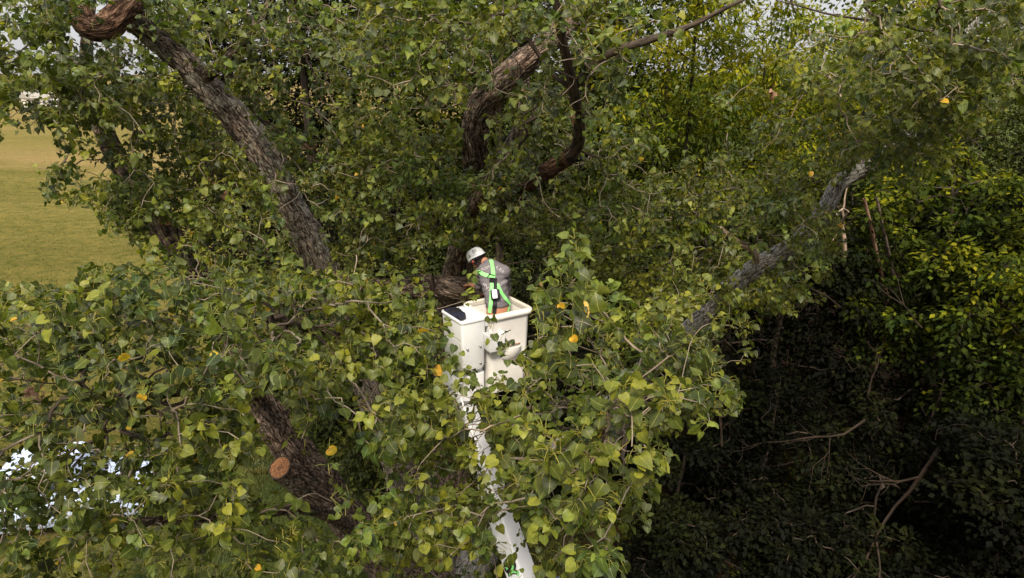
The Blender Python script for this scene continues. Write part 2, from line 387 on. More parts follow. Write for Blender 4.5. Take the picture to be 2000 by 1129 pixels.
# ------------------------------------------------------------------ limbs of the big cottonwood
def limb_mesh(name, ctrl, mat, sides=56, step=.03, amp=1.0, cap=False, seed=0, wob=.03):
    pts = [c[0] for c in ctrl]; rad = [c[1] for c in ctrl]
    tot = sum((pts[i + 1] - pts[i]).length for i in range(len(pts) - 1)); n = max(8, int(tot / step))
    c = catmull(pts, n); L = [0]
    for i in range(len(pts) - 1): L.append(L[-1] + (pts[i + 1] - pts[i]).length)
    sarr = np.linspace(0, tot, n); r = np.interp(sarr, L, rad)
    C = np.array([(p.x, p.y, p.z) for p in c])
    for i in range(n):
        v = noise.noise_vector(Vector((sarr[i] * .7, seed * 3.1, 0))); C[i] += np.array(v) * wob * 2 * min(1, r[i] / .15)
    V, Qd = tubes(C[None], r[None], sides)
    V = V.reshape(n, sides, 3); ridge = np.zeros((n, sides)); out = np.zeros((n, sides))
    for i in range(n):
        for j in range(sides):
            th = j * 2 * math.pi / sides; k = r[i] * 19
            q = Vector((math.cos(th) * k + seed, math.sin(th) * k, sarr[i] * 2.9))
            w = noise.noise_vector(q * .8) * .55
            a = abs(noise.noise(q * 1.25 + w)); a2 = abs(noise.noise(q * 2.3 + w + Vector((9, 4, 2))))
            rd = min(1.0, a * 4.2) * .7 + min(1.0, a2 * 4) * .3
            ridge[i, j] = rd
            out[i, j] = (rd - .55) * .034 + .05 * noise.noise(Vector((math.cos(th), math.sin(th), sarr[i] * 1.4 + seed))) * (r[i] / .3)
    amp_r = amp * np.clip(r / .2, .15, 1.35)[:, None]
    d = norm(V - C[:, None, :]); V = V + d * (out * amp_r)[..., None]
    th_ = np.arange(sides) * 2 * math.pi / sides
    buv = np.stack([np.cos(th_)[None] * r[:, None] + seed, np.sin(th_)[None] * r[:, None], np.repeat(sarr[:, None], sides, 1) * .24], -1)
    me = np_mesh(name, V.reshape(-1, 3), Qd, mat, {'ridge': ridge.ravel(), 'buv': buv.reshape(-1, 3)})
    return me, C, r

base = Vector((-1.35, 12.9, 0))
M_dtwig2 = M_dtwig
LIMBS = {
 'A': ([(base, .62), (P(850, 1075, 12.6), .5), (P(800, 960, 12.2), .38), (P(745, 810, 11.5), .31), (P(685, 650, 11), .275), (P(615, 500, 10.6), .25), (P(570, 410, 10.4), .235), (P(525, 315, 10.2), .235), (P(450, 225, 10), .205), (P(380, 140, 9.8), .185), (P(310, 75, 9.6), .175), (P(255, 30, 9.4), .185), (P(215, 35, 9.3), .12)], M_barkl),
 'D': ([(base + Vector((-.3, -.5, .1)), .5), (P(775, 1120, 11.4), .40), (P(680, 1010, 10.6), .33), (P(585, 895, 10), .30), (P(520, 800, 9.8), .26), (P(450, 680, 9.6), .225), (P(390, 545, 9.5), .185), (P(315, 440, 9.5), .17), (P(245, 335, 9.5), .14), (P(185, 210, 9.6), .11), (P(168, 110, 9.7), .08), (P(180, 0, 9.8), .05)], M_bark),
 'B': ([(base + Vector((.1, .1, .2)), .55), (P(875, 900, 12.6), .42), (P(882, 760, 12.2), .36), (P(886, 640, 12), .32), (P(892, 540, 11.6), .26), (P(912, 450, 10.9), .18), (P(930, 365, 10.2), .165), (P(926, 290, 9.6), .17), (P(943, 208, 9.2), .185), (P(988, 150, 9), .175), (P(1040, 100, 8.9), .15), (P(1110, 40, 8.8), .12), (P(1170, -40, 8.7), .10)], M_bark),
 'C': ([(base + Vector((.3, -.1, .2)), .5), (P(990, 990, 12.3), .34), (P(1160, 830, 11.8), .26), (P(1330, 655, 11), .15), (P(1400, 585, 10.8), .145), (P(1480, 520, 10.6), .155), (P(1555, 472, 10.4), .13), (P(1612, 408, 10.2), .12), (P(1640, 358, 10.1), .12), (P(1700, 322, 10), .12), (P(1780, 268, 9.9), .145), (P(1850, 190, 9.8), .15), (P(1882, 100, 9.7), .14), (P(1890, -30, 9.6), .11)], M_barkc),
 'LOG': ([(P(890, 655, 12.0), .22), (P(950, 625, 10.9), .19), (P(978, 592, 9.8), .175), (P(940, 572, 9.15), .165), (P(850, 562, 9.05), .16), (P(760, 562, 9.2), .15), (P(690, 552, 9.4), .12), (P(600, 540, 9.3), .08)], M_bark),
 'E': ([(P(925, 480, 11.2), .14), (P(985, 410, 9.8), .12), (P(1035, 358, 8.9), .095), (P(1085, 325, 8.4), .09), (P(1125, 290, 8.1), .075), (P(1132, 240, 7.6), .06), (P(1117, 160, 7.1), .05), (P(1095, 60, 6.7), .04), (P(1078, -30, 6.4), .03)], M_dtwig2),
 'F': ([(P(1120, 170, 7.15), .042), (P(1185, 108, 7.0), .04), (P(1270, 78, 6.8), .034), (P(1350, 50, 6.6), .024), (P(1440, 5, 6.5), .014), (P(1520, -30, 6.4), .007)], M_dtwig),
 'EL': ([(P(330, -70, 9.4), .15), (P(285, -22, 9.2), .16), (P(245, 18, 9.0), .155), (P(205, 58, 8.85), .16), (P(168, 52, 8.8), .135), (P(150, 10, 8.8), .12), (P(120, -40, 8.8), .10)], M_barkr),
 'C2': ([(P(1885, 60, 9.7), .06), (P(1840, 62, 9.2), .045), (P(1790, 55, 8.8), .035), (P(1730, 40, 8.5), .022)], M_barkl),
 'KN': ([(P(1478, 515, 10.5), .07), (P(1470, 488, 10.4), .06), (P(1447, 476, 10.3), .045), (P(1400, 440, 10.1), .03)], M_deadwood),
 'B2': ([(P(912, 450, 10.9), .14), (P(930, 400, 10.1), .12), (P(960, 345, 9.8), .10), (P(1015, 250, 9.7), .085), (P(1030, 150, 9.6), .05)], M_bark),
 'A2': ([(P(400, 150, 9.8), .10), (P(450, 110, 9.5), .07), (P(500, 50, 9.3), .05), (P(540, -20, 9.2), .04)], M_bark),
 'TL': ([(P(190, 190, 9.6), .07), (P(120, 165, 9.3), .05), (P(50, 155, 9.1), .035), (P(-60, 140, 8.8), .02)], M_dtwig),
 'N1': ([(P(870, 900, 12.4), .16), (P(960, 830, 9.5), .10), (P(1060, 800, 6.5), .06), (P(1135, 790, 4.4), .03)], M_bark),
 'N2': ([(P(500, 770, 9.7), .13), (P(420, 760, 7.5), .085), (P(300, 770, 5.8), .05), (P(180, 790, 4.8), .03)], M_bark),
 'N3': ([(P(700, 1045, 10.7), .13), (P(620, 1000, 8.0), .07), (P(420, 1010, 5.4), .045), (P(250, 1020, 4.4), .03)], M_bark),
 'N4': ([(P(690, 660, 10.9), .1), (P(640, 650, 9), .07), (P(600, 640, 7.2), .045), (P(540, 620, 5.8), .03)], M_bark),
 'N5': ([(P(1330, 655, 11), .1), (P(1260, 720, 8.5), .06), (P(1230, 780, 6), .04), (P(1220, 860, 4.2), .025)], M_bark),
}
tree = empty('cottonwood_tree', base, 'huge cottonwood with lichened leaning limbs and heart-shaped leaves around the worker', 'tree')
skel_p, skel_len, skel_r = [], [], []
for i, (k, (ctrl, mt)) in enumerate(LIMBS.items()):
    big = ctrl[0][1] > .12 or k in ('EL',)
    main = k in 'ABDC'
    nm = {'LOG': 'cut_limb', 'KN': 'dead_knot', 'EL': 'broken_limb'}.get(k, 'limb')
    me, C, r = limb_mesh(nm, ctrl, mt, sides=46 if main else (36 if big else 14), step=.03 if big else .05, amp=1.0 if big else .7, seed=i * 5.3)
    o = link(nm, me, tree)
    if k == 'LOG': o['label'] = 'thick rough horizontal limb being cut by the worker'
    if k == 'EL': o['label'] = 'reddish brown twisted elbow of bark at the top'
    st = 5 if big else 3
    skel_p.append(C[::st]); skel_r.append(r[::st])
    Ls = np.concatenate([[0], np.cumsum(np.linalg.norm(np.diff(C, axis=0), axis=1))])[::st]
    skel_len.append(Ls * .35)

# orange-stained bare patch sheathing limb E and root swell
me, _, _ = limb_mesh('bare_wood', [(P(1003, 392, 9.45), .1), (P(1037, 354, 8.82), .105), (P(1083, 324, 8.35), .1), (P(1112, 306, 8.15), .09)], M_barkr, 24, .03, .6, seed=77)
o = link('bare_wood', me, tree); o['label'] = 'orange brown stretch where the bark has peeled'

# sawn stub on limb D
def stub(a, b, r0, r1, seed):
    me, C, r = limb_mesh('cut_stub', [(a, r0), (a.lerp(b, .5), (r0 + r1) / 2), (b, r1)], M_bark, 44, .03, .9, seed=seed, wob=0)
    so = link('cut_stub', me, tree); so['label'] = 'short branch stub with a fresh orange sawn face'
    d = (b - a).normalized(); u = d.cross(Vector((0, 0, 1))).normalized(); v = d.cross(u)
    bm = bmesh.new(); lay = bm.verts.layers.float_vector.new('ringuv'); rings = []
    nr = 8
    for i in range(nr + 1):
        row = []
        for j in range(40):
            th = j * math.pi * 2 / 40; rr = r1 * .90 * i / nr * (1 + .10 * noise.noise(Vector((math.cos(th) * 2, math.sin(th) * 2, 3))))
            p = b + d * (.012 + .004 * noise.noise(Vector((rr * 30, th * 3, 0)))) + (u * math.cos(th) + v * math.sin(th)) * rr
            vt = bm.verts.new(p - Vector(tree.location) * 0); vt[lay] = (math.cos(th) * rr, math.sin(th) * rr, 0); row.append(vt)
            if i == 0: break
        rings.append(row)
    for i in range(nr):
        for j in range(40):
            if i == 0: bm.faces.new((rings[0][0], rings[1][j], rings[1][(j + 1) % 40]))
            else: bm.faces.new((rings[i][j], rings[i + 1][j], rings[i + 1][(j + 1) % 40], rings[i][(j + 1) % 40]))
    bmesh.ops.recalc_face_normals(bm, faces=bm.faces)
    me = bpy.data.meshes.new('sawn_face'); bm.to_mesh(me); bm.free(); me.materials.append(M_sawn)
    f = bpy.data.objects.new('sawn_face', me); COL.objects.link(f); f.parent = so
    # ragged pale bark edge round the cut
    C = np.array([[b + d * .006 + (u * math.cos(t) + v * math.sin(t)) * (r1 * (.93 + .08 * noise.noise(Vector((math.cos(t) * 3, math.sin(t) * 3, 1))))) for t in np.linspace(0, 2 * math.pi, 60)]])
    V, Qd = tubes(C, np.full((1, 60), .012) + np.random.default_rng(3).uniform(-.006, .012, (1, 60)), 6)
    e = bpy.data.objects.new('bark_edge', np_mesh('bark_edge', V, Qd, M_bark, {'ridge': np.ones(len(V))})); COL.objects.link(e); e.parent = so
stub(P(635, 975, 10.25), P(547, 914, 9.45), .245, .195, 31)

# ------------------------------------------------------------------ foliage layout: where leafy shoots hang, with their real distances
ELL = [
 (70, 905, 110, 60, 4.0, 6.0, 1.5), (960, 880, 60, 60, 4.6, 6.2, .9),
 (1580, 450, 36, 30, 7.6, 9.4, 1.0), (1725, 300, 46, 30, 7.6, 9.2, 1.2), (1090, 640, 50, 60, 4.6, 6.5, 1.2), (1060, 760, 60, 60, 4.2, 6, 1.3), (1150, 870, 90, 50, 3.4, 5.5, 1.2), (905, 400, 40, 60, 7.6, 9.3, 1.0), (1080, 90, 60, 70, 5.2, 6.2, .6),
 (170, 10, 110, 40, 7.0, 8.7, 1.2), (1330, 30, 90, 40, 6, 8, .8),
 (140, 230, 90, 70, 6.8, 9.2, 1.5), (200, 300, 90, 60, 6.8, 9, 1.4), (270, 390, 50, 50, 7, 9.2, 1.4), (1640, 370, 40, 30, 8, 9.6, .5), (1780, 250, 90, 60, 7.5, 9.4, 1.6), (1400, 600, 40, 40, 8, 10, .8),
 (200, 320, 90, 70, 7.5, 9.2, 1.6), (250, 400, 70, 60, 7.6, 9.2, 1.3), (130, 170, 130, 60, 7.4, 9.2, 1.2), (355, 500, 40, 30, 7.5, 9.2, 1.2), (415, 610, 50, 40, 6.5, 9, 1.5), (490, 740, 50, 40, 6.0, 9, 1.2),
 (1390, 520, 70, 60, 8, 10, 1.6), (1575, 440, 45, 45, 7.8, 9.6, 1.4), (1740, 290, 130, 70, 7.6, 9.4, 1.7), (1850, 170, 100, 100, 7.0, 9.2, 2.0), (1230, 740, 150, 130, 5.5, 8.5, 1.8), (1270, 690, 70, 60, 6, 9.5, 1.5),
 (900, 430, 70, 50, 7.8, 9.8, 1.4), (960, 350, 60, 40, 7.8, 9.2, 1.2), (870, 250, 50, 90, 7.5, 9, 1.2), (1010, 230, 60, 80, 7.2, 8.8, 1.0), (890, 480, 60, 26, 8.6, 10, 1.2), (820, 640, 60, 40, 6.5, 8, 1.6), (960, 890, 70, 80, 5, 6.6, 1.3), (960, 970, 60, 50, 5, 6.4, 1.6),
 (1050, 450, 90, 60, 8, 10, 1.5), (640, 230, 120, 120, 8.4, 10.4, 1.3), (1060, 1085, 60, 40, 3.8, 5.5, 1.5), (880, 1080, 90, 50, 3.8, 5.6, 1.5),  # cx, cy, rx, ry, Ymin, Ymax, layers
 (150, 120, 270, 150, 7, 9.5, 3.2), (330, 320, 250, 150, 8, 10.5, 3.2), (110, 235, 130, 50, 7.5, 9, 1.3), (150, 380, 100, 45, 7.2, 8.5, 1.4), (230, 440, 70, 50, 7.5, 9, 1.2),
 (560, 110, 190, 130, 8, 10, 1.3), (450, 30, 150, 70, 8, 10, 1.6), (850, 80, 230, 140, 6.5, 9, 2.4), (750, 380, 210, 160, 7.8, 10, 2.8), (480, 470, 140, 120, 6.8, 9, 2),
 (1110, 110, 160, 150, 5.6, 8, 1.7), (1130, 380, 180, 140, 8, 10, 2.6), (1400, 470, 250, 150, 8.5, 10.6, 2.6), (1540, 230, 220, 110, 8.6, 10.2, .75), (1330, 330, 100, 60, 8.5, 9.6, .5),
 (1860, 80, 230, 130, 6, 8.8, 2.8), (1700, 290, 200, 80, 8.6, 10.2, .7), (1640, 130, 120, 90, 7.5, 9.5, 1.4),
 (240, 800, 400, 260, 3.8, 6.8, 3.4), (110, 650, 200, 70, 4.6, 6.5, 1.8), (290, 570, 190, 80, 4.8, 6.8, 1.9), (200, 1050, 380, 130, 3.6, 6, 2.4),
 (600, 650, 240, 130, 5.2, 7.8, 2.6), (720, 640, 130, 110, 6, 8.2, 2.2), (820, 960, 260, 210, 4.2, 7.2, 2.7), (1150, 800, 230, 220, 2.9, 4.6, 2.3),
 (1125, 590, 55, 90, 3.8, 5, 1.3), (1350, 700, 115, 140, 5.5, 8, 2.6), (1190, 1010, 110, 90, 3.0, 4.6, 1.4), (640, 1085, 170, 60, 3.6, 5, 1.6), (780, 780, 210, 110, 5, 7.6, 2.2),
 (1050, 640, 60, 90, 5.0, 7.5, 1.4), (920, 810, 120, 90, 4.6, 6.6, 1.0), (1080, 1010, 130, 120, 4, 6.5, 2.0), (1500, 560, 60, 60, 9, 10.2, 1.0),
 (500, 820, 130, 110, 4.6, 7, 1.6), (400, 1000, 160, 120, 4.6, 7.5, 1.5),
]
# capsule gaps (x0,y0,x1,y1,half width, keep leaves nearer than Y with this probability, only if nearer than Ymax)
GAP = [
 (935, 495, 985, 520, 30, .0, 8.6), (960, 530, 980, 600, 36, .0, 8.3), (925, 500, 925, 510, 24, 0, 8.6), (905, 612, 1030, 612, 16, .03, 8),
 (915, 640, 1010, 650, 38, .03, 8), (945, 700, 985, 745, 34, .10, 8), (895, 680, 945, 700, 30, .35, 8), (985, 1030, 1018, 1129, 30, .05, 7.2), (938, 850, 960, 930, 12, .32, 7.4), (962, 940, 980, 1010, 9, .5, 7.2), (895, 765, 936, 845, 18, .24, 7.4), (900, 690, 880, 740, 18, .3, 7.6),
 (380, 150, 450, 225, 26, .05, 9.9), (450, 225, 525, 315, 27, .05, 10), (530, 320, 570, 410, 26, .30, 10.1), (570, 400, 615, 500, 30, .0, 10.3), (265, 50, 370, 130, 26, .1, 9.6), (170, 60, 250, 20, 34, .1, 9),
 (1445, 545, 1525, 496, 20, .14, 10.5), (1620, 396, 1685, 335, 18, .14, 10), (1345, 640, 1390, 605, 18, .15, 10.9), 
 (1030, 115, 985, 150, 28, .06, 8.9), (940, 200, 925, 300, 26, .08, 9.5), (930, 385, 920, 415, 16, .15, 10.5), (880, 500, 895, 545, 22, .15, 11), (985, 400, 1110, 315, 12, .25, 8.4),
 (790, 560, 915, 568, 22, .28, 9), (310, 440, 335, 465, 20, .15, 9.3), (380, 530, 405, 550, 18, .2, 9.3), (445, 672, 470, 695, 20, .2, 9.4), (520, 800, 560, 880, 34, .05, 9.7), (540, 915, 600, 940, 40, 0, 9.9), (610, 940, 660, 1020, 34, .12, 10.3),
 (480, 930, 530, 960, 26, .2, 9), (640, 860, 700, 930, 40, .12, 9), (690, 800, 720, 760, 26, .2, 9), (600, 800, 640, 830, 16, .4, 9),
 (1118, 170, 1132, 230, 8, .25, 7.3), (1118, 160, 1100, 80, 7, .25, 6.9), (1190, 106, 1430, 12, 8, .3, 6.9), (1470, 500, 1455, 470, 14, .2, 10.3),
 (30, 275, 90, 300, 26, .05, 30), (20, 330, 40, 330, 30, 0, 30), (100, 305, 200, 335, 16, .25, 30), (20, 430, 160, 440, 34, 0, 30), (30, 510, 120, 520, 40, 0, 30), (60, 470, 230, 490, 26, .03, 30), (330, 490, 370, 495, 10, .2, 9), (330, 540, 300, 560, 14, .3, 9),
 (30, 185, 110, 200, 12, .3, 30), (20, 225, 60, 235, 14, .25, 30), (1270, 170, 1370, 250, 52, .12, 30), (1260, 320, 1330, 290, 20, .3, 30), (1490, 12, 1630, 12, 22, .05, 30),
 (30, 900, 48, 950, 6, .5, 30), (65, 872, 120, 880, 7, .5, 30), (590, 130, 620, 200, 40, .55, 30), (1700, 420, 1760, 430, 60, .12, 30),
]
def gapkeep(pos, scale=1.0):
    px, py, _ = project(pos); Y = pos[:, 1]; keep = np.ones(len(pos))
    for x0, y0, x1, y1, w, pr, ym in GAP:
        vx, vy = x1 - x0, y1 - y0; L2 = vx * vx + vy * vy + 1e-6
        t = np.clip(((px - x0) * vx + (py - y0) * vy) / L2, 0, 1)
        d = np.hypot(px - x0 - t * vx, py - y0 - t * vy)
        keep = np.where((d < w * scale) & (Y < ym), np.minimum(keep, pr), keep)
    return keep

shoots = []
for cx, cy_, rx, ry, y0, y1, L in ELL:
    ym = (y0 + y1) / 2; n = int(2.75 * L * math.pi * rx * ry / (0.30 * 1260 / ym) ** 2)
    a = RNG.uniform(0, 2 * math.pi, n); q = np.sqrt(RNG.uniform(0, 1, n)) * RNG.uniform(.85, 1.12, n)
    for px, py, Y in zip(cx + rx * q * np.cos(a), cy_ + ry * q * np.sin(a), RNG.uniform(y0, y1, n)):
        p = P(px, py, Y)
        # clumping: thin out by a low frequency 3D noise
        if noise.noise(p * 1.5) < -.05 and random.random() < .55: continue
        if px < 260 and 235 < py < 545 and noise.noise(p * 1.6 + Vector((5, 0, 0))) < -.05: continue
        shoots.append(p)
S = np.array([tuple(s) for s in shoots])
k = gapkeep(S, .8); S = S[RNG.uniform(0, 1, len(S)) < np.clip(k * 1.3, 0, 1)]
SPRIG = np.array([tuple(P(*a)) for a in ((975, 668, 5.2), (992, 742, 5.1), (900, 668, 5.0), (905, 715, 4.9), (1000, 700, 4.8), (915, 548, 6.9), (908, 588, 6.8), (826, 600, 6.6), (828, 540, 7.0), (1005, 760, 4.6), (1128, 510, 4.2), (1110, 560, 4.2), (1012, 1055, 4.6), (975, 1000, 4.8), (1018, 1120, 4.3), (860, 700, 5.6), (925, 925, 5.2), (500, 850, 8.3))])
nS = len(S); S = np.concatenate([S, SPRIG])
print('shoots', len(S))

# ------------------------------------------------------------------ grow branches to the shoots (greedy nearest joining, penalised by length)
def grow(S, sp, sl, K=4, alpha=.35, wob=.1, order=None):
    nodes = [tuple(x) for x in sp]; nl = list(sl)
    parent_node = []                     # for each shoot: index of node it joined
    S = np.asarray(S); n = len(S); done = np.zeros(n, bool)
    NP = np.array(nodes); NL = np.array(nl)
    best = np.full(n, 1e9); bi = np.zeros(n, int)
    for a in range(0, len(NP), 400):
        d = np.linalg.norm(S[:, None, :] - NP[None, a:a + 400, :], axis=2) + alpha * NL[None, a:a + 400]
        m = d.argmin(1); dm = d[np.arange(n), m]; w = dm < best; best[w] = dm[w]; bi[w] = m[w] + a
    edges = []; pts = list(map(np.array, nodes)); lens = list(nl); nodepar = [-1] * len(nodes)
    for it in range(n):
        i = int(np.where(done, 1e9, best).argmin()); done[i] = True
        j = int(bi[i]); p0 = pts[j]; p1 = S[i]; d = p1 - p0; L = np.linalg.norm(d)
        t = np.linspace(0, 1, K + 1)[:, None]
        w = RNG.normal(0, 1, 3); w -= d * (w @ d) / max(L * L, 1e-9); w2 = RNG.normal(0, 1, 3)
        C = p0 + d * t + (w * np.sin(math.pi * t) + .5 * w2 * np.sin(2 * math.pi * t)) * wob * L
        C[:, 2] += (np.sin(math.pi * t) * .04 * L)[:, 0]
        ids = [j]
        for q in range(1, K + 1):
            pts.append(C[q]); lens.append(lens[j] + L * q / K); ids.append(len(pts) - 1); nodepar.append(ids[-2])
        edges.append((ids, C)); parent_node.append(ids[-1])
        for q in ids[1:]:
            dd = np.linalg.norm(S - pts[q], axis=1) + alpha * lens[q]
            up = (dd < best) & ~done; best[up] = dd[up]; bi[up] = q
        order.append(i)
    return edges, pts, nodepar, parent_node
order = []
SP = np.concatenate(skel_p); SL = np.concatenate(skel_len); SR = np.concatenate(skel_r)
edges, pts, nodepar, pnode = grow(S, SP, SL, order=order)
# pipe model
cnt = np.zeros(len(pts))
for i in pnode: cnt[i] += 1
for i in range(len(pts) - 1, len(SP) - 1, -1):
    if nodepar[i] >= 0: cnt[nodepar[i]] += cnt[i]
rad = .0032 * np.maximum(cnt, 1) ** .42
E = np.array([e[1] for e in edges]); R_ = np.array([[rad[q] for q in e[0]] for e in edges])
R_[:, 0] = np.minimum(np.where(np.array([e[0][0] for e in edges]) < len(SP), R_[:, 1] * 1.5, R_[:, 0]), R_[:, 1] * 1.6)
R_ = np.minimum(R_, .07)
mid = E.reshape(-1, 3); kk = gapkeep(mid).reshape(len(E), -1).min(1)
thick = R_.max(1)
ok = ~((kk < .2) & (RNG.uniform(0, 1, len(E)) < .85))
E2, R2, th2 = E[ok], R_[ok], thick[ok]
m = th2 > .012
V, Qd = tubes(E2[m], R2[m], 7)
rdg = np.clip(RNG.normal(.6, .25, len(V)), 0, 1)
o = link('branches', np_mesh('branches', V, Qd, M_dtwig, {'ridge': rdg}), tree); o['kind'] = 'stuff'
V, Qd = tubes(E2[~m], np.maximum(R2[~m], .0035), 4)
o = link('twigs', np_mesh('twigs', V, Qd, M_twig, {'ridge': np.clip(RNG.normal(.6, .25, len(V)), 0, 1)}), tree); o['kind'] = 'stuff'

# ------------------------------------------------------------------ leaves
def heart(full=True):
    if full:
        mid = [(0, 0), (0, .25), (0, .5), (0, .74), (0, .97)]
        out = [(.20, -.10), (.43, -.05), (.53, .15), (.49, .42), (.31, .69)]
        F_ = []
        Vv = mid + out + [(-x, y) for x, y in out]     # 0-4, 5-9, 10-14
        def half(o, flip):
            t = [(0, o, o + 1), (0, o + 1, 1), (1, o + 1, o + 2), (1, o + 2, o + 3), (1, o + 3, 2), (2, o + 3, o + 4), (2, o + 4, 3), (3, o + 4, 4)]
            return [q[::-1] for q in t] if flip else t
        F_ = half(5, False) + half(10, True)
    else:
        mid = [(0, 0), (0, .42), (0, 1.0)]; out = [(.36, -.11), (.54, .16), (.32, .62)]
        Vv = mid + out + [(-x, y) for x, y in out]
        def half(o, flip):
            t = [(0, o, o + 1), (0, o + 1, 1), (1, o + 1, o + 2), (1, o + 2, 2)]
            return [q[::-1] for q in t] if flip else t
        F_ = half(3, False) + half(6, True)
    return np.array(Vv, float), np.array(F_)

def build_leaves(B, D, Nn, S_, tint, stem, full, pet=True, cup=0.0):
    "B base pts, D blade direction, Nn normal, S_ size, stem start points"
    T2, TF = heart(full); n = len(B); nv = len(T2)
    side = norm(np.cross(D, Nn)); Nn = norm(np.cross(side, D))
    fold = RNG.normal(.16 + cup, .15, n)[:, None]; curl = RNG.normal(-.16 - cup * .6, .24, n)[:, None]; tw = RNG.normal(0, .18, n)[:, None]
    x = T2[None, :, 0] * RNG.normal(.96, .10, n)[:, None]; y = T2[None, :, 1] * np.ones((n, 1))
    wav = RNG.normal(0, .065, (n, nv)) * (np.abs(T2[None, :, 0]) > .05)
    z = fold * np.abs(x) + curl * y * y + tw * x * y + wav
    s = S_[:, None, None]
    V = B[:, None, :] + s * (x[..., None] * side[:, None, :] + y[..., None] * D[:, None, :] + z[..., None] * Nn[:, None, :])
    luv = np.zeros((n, nv, 3)); luv[..., 0] = T2[None, :, 0]; luv[..., 1] = T2[None, :, 1]
    Fc = (TF[None] + (np.arange(n) * nv)[:, None, None])
    if not pet: return V, Fc, luv, np.repeat(tint[:, None], nv, 1), None
    midp = (stem + B) / 2; midp[:, 2] += .006; 
    pr = .0022
    PV, PQ = tubes(np.stack([stem, midp, B + D * (S_ * .03)[:, None]], 1), np.full((n, 3), pr), 3) if full else tubes(np.stack([stem, B + D * (S_ * .03)[:, None]], 1), np.full((n, 2), pr), 3)
    return V, Fc, luv, np.repeat(tint[:, None], nv, 1), (PV, PQ)

ordr = np.array(order); Sord = S[ordr]                     # edge e ends at shoot Sord[e]
sdirn = norm(E[:, -1] - E[:, -3])
Ls = RNG.uniform(.10, .26, len(Sord))
depth = np.linalg.norm(Sord - np.array(CAM), axis=1)
outd = norm(sdirn * .8 + np.array([0, -.1, .45]) + RNG.normal(0, .35, Sord.shape))
B_, D_, N_, S__, T_, ST, SI = [], [], [], [], [], [], []
forced = ordr >= nS
shoot_t = np.array([noise.noise(Vector(p) * .55) for p in Sord]) * .35 + np.array([noise.noise(Vector(p) * 1.5) for p in Sord]) * .22 + RNG.normal(0, .11, len(Sord))
gold = np.pi * (3 - 5 ** .5)
for q in range(14):
    f = min(1.0, (q + 1) / 9)                                      # the last ones crowd the tip
    st = Sord + outd * (Ls * (f - .35))[:, None]
    keepn = RNG.uniform(0, 1, len(Sord)) < (.92 if depth is not None else 1)
    a = q * gold + RNG.uniform(0, .9, len(Sord))
    ref = norm(np.cross(outd, np.array([.3, .2, 1.0]))); ref2 = np.cross(outd, ref)
    rdl = ref * np.cos(a)[:, None] + ref2 * np.sin(a)[:, None]
    pd = norm(rdl + outd * (.15 + .5 * f + (.9 if q > 11 else 0)) + np.array([0, 0, .12]) + RNG.normal(0, .18, Sord.shape))
    pl = RNG.uniform(.045, .085, len(Sord)); b = st + pd * pl[:, None]
    size = RNG.uniform(.044, .095, len(Sord)) * np.where(RNG.uniform(0, 1, len(Sord)) < .2, .65, 1) * (1 - .25 * (q > 11))
    d = norm(pd * .75 + np.array([0, 0, -.55]) + RNG.normal(0, .33, Sord.shape))
    nn = norm(np.array([0.0, -.12, .75]) + rdl * .45 + RNG.normal(0, .42, Sord.shape))
    t = .48 + shoot_t + RNG.normal(0, .17, len(Sord)) + (.16 if q > 11 else 0)
    t = np.clip(t, 0, .90); old = RNG.uniform(0, 1, len(t)) < .002; t = np.where(old, RNG.uniform(.94, .99, len(t)), t)
    B_.append(b[keepn]); D_.append(d[keepn]); N_.append(nn[keepn]); S__.append(size[keepn]); SI.append(forced[keepn]); T_.append(t[keepn]); ST.append(st[keepn])
B_, D_, N_, ST = map(np.concatenate, (B_, D_, N_, ST)); S__ = np.concatenate(S__); T_ = np.concatenate(T_)
cen = B_ + D_ * (S__ * .5)[:, None]
SI = np.concatenate(SI); kp = (RNG.uniform(0, 1, len(cen)) < gapkeep(cen)) | (SI & (RNG.uniform(0, 1, len(cen)) < .7))
kp &= np.linalg.norm(cen - np.array(CAM), axis=1) > 1.9
B_, D_, N_, ST, S__, T_, cen = B_[kp], D_[kp], N_[kp], ST[kp], S__[kp], T_[kp], cen[kp]
px, py, zz = project(cen)
inside = (px > 15) & (px < 1985) & (py > 15) & (py < 1114) & (zz > .5)
show = np.where(inside, S__ / zz, 0)
top = np.argsort(-show)[:286]
rest = np.ones(len(cen), bool); rest[top] = False
near = rest & (zz < 7.4); farr = rest & ~near
print('leaves', len(cen), 'near', near.sum(), 'far', farr.sum())

def foliage_obj(name, sel, full):
    V, Fc, luv, tn, (PV, PQ) = build_leaves(B_[sel], D_[sel], N_[sel], S__[sel], T_[sel], ST[sel], full)
    n0 = V.shape[0] * V.shape[1]
    VV = np.concatenate([V.reshape(-1, 3), PV]); lu = np.concatenate([luv.reshape(-1, 3), np.tile([.2, 0, 1], (len(PV), 1))])
    tt = np.concatenate([tn.ravel(), np.full(len(PV), .9)])
    me = np_mesh(name, VV, [Fc.reshape(-1, 3), PQ + n0], M_leaf, {'tint': tt, 'luv': lu})
    o = link(name, me, tree); o['kind'] = 'stuff'; return o
foliage_obj('foliage', near, True); foliage_obj('foliage', farr, False)
sel = top
V, Fc, luv, tn, (PV, PQ) = build_leaves(B_[sel], D_[sel], N_[sel], S__[sel], T_[sel], ST[sel], True)
TF = heart(True)[1]; PV = PV.reshape(len(sel), -1, 3); pq = PQ.reshape(len(sel), -1, 4)[0]
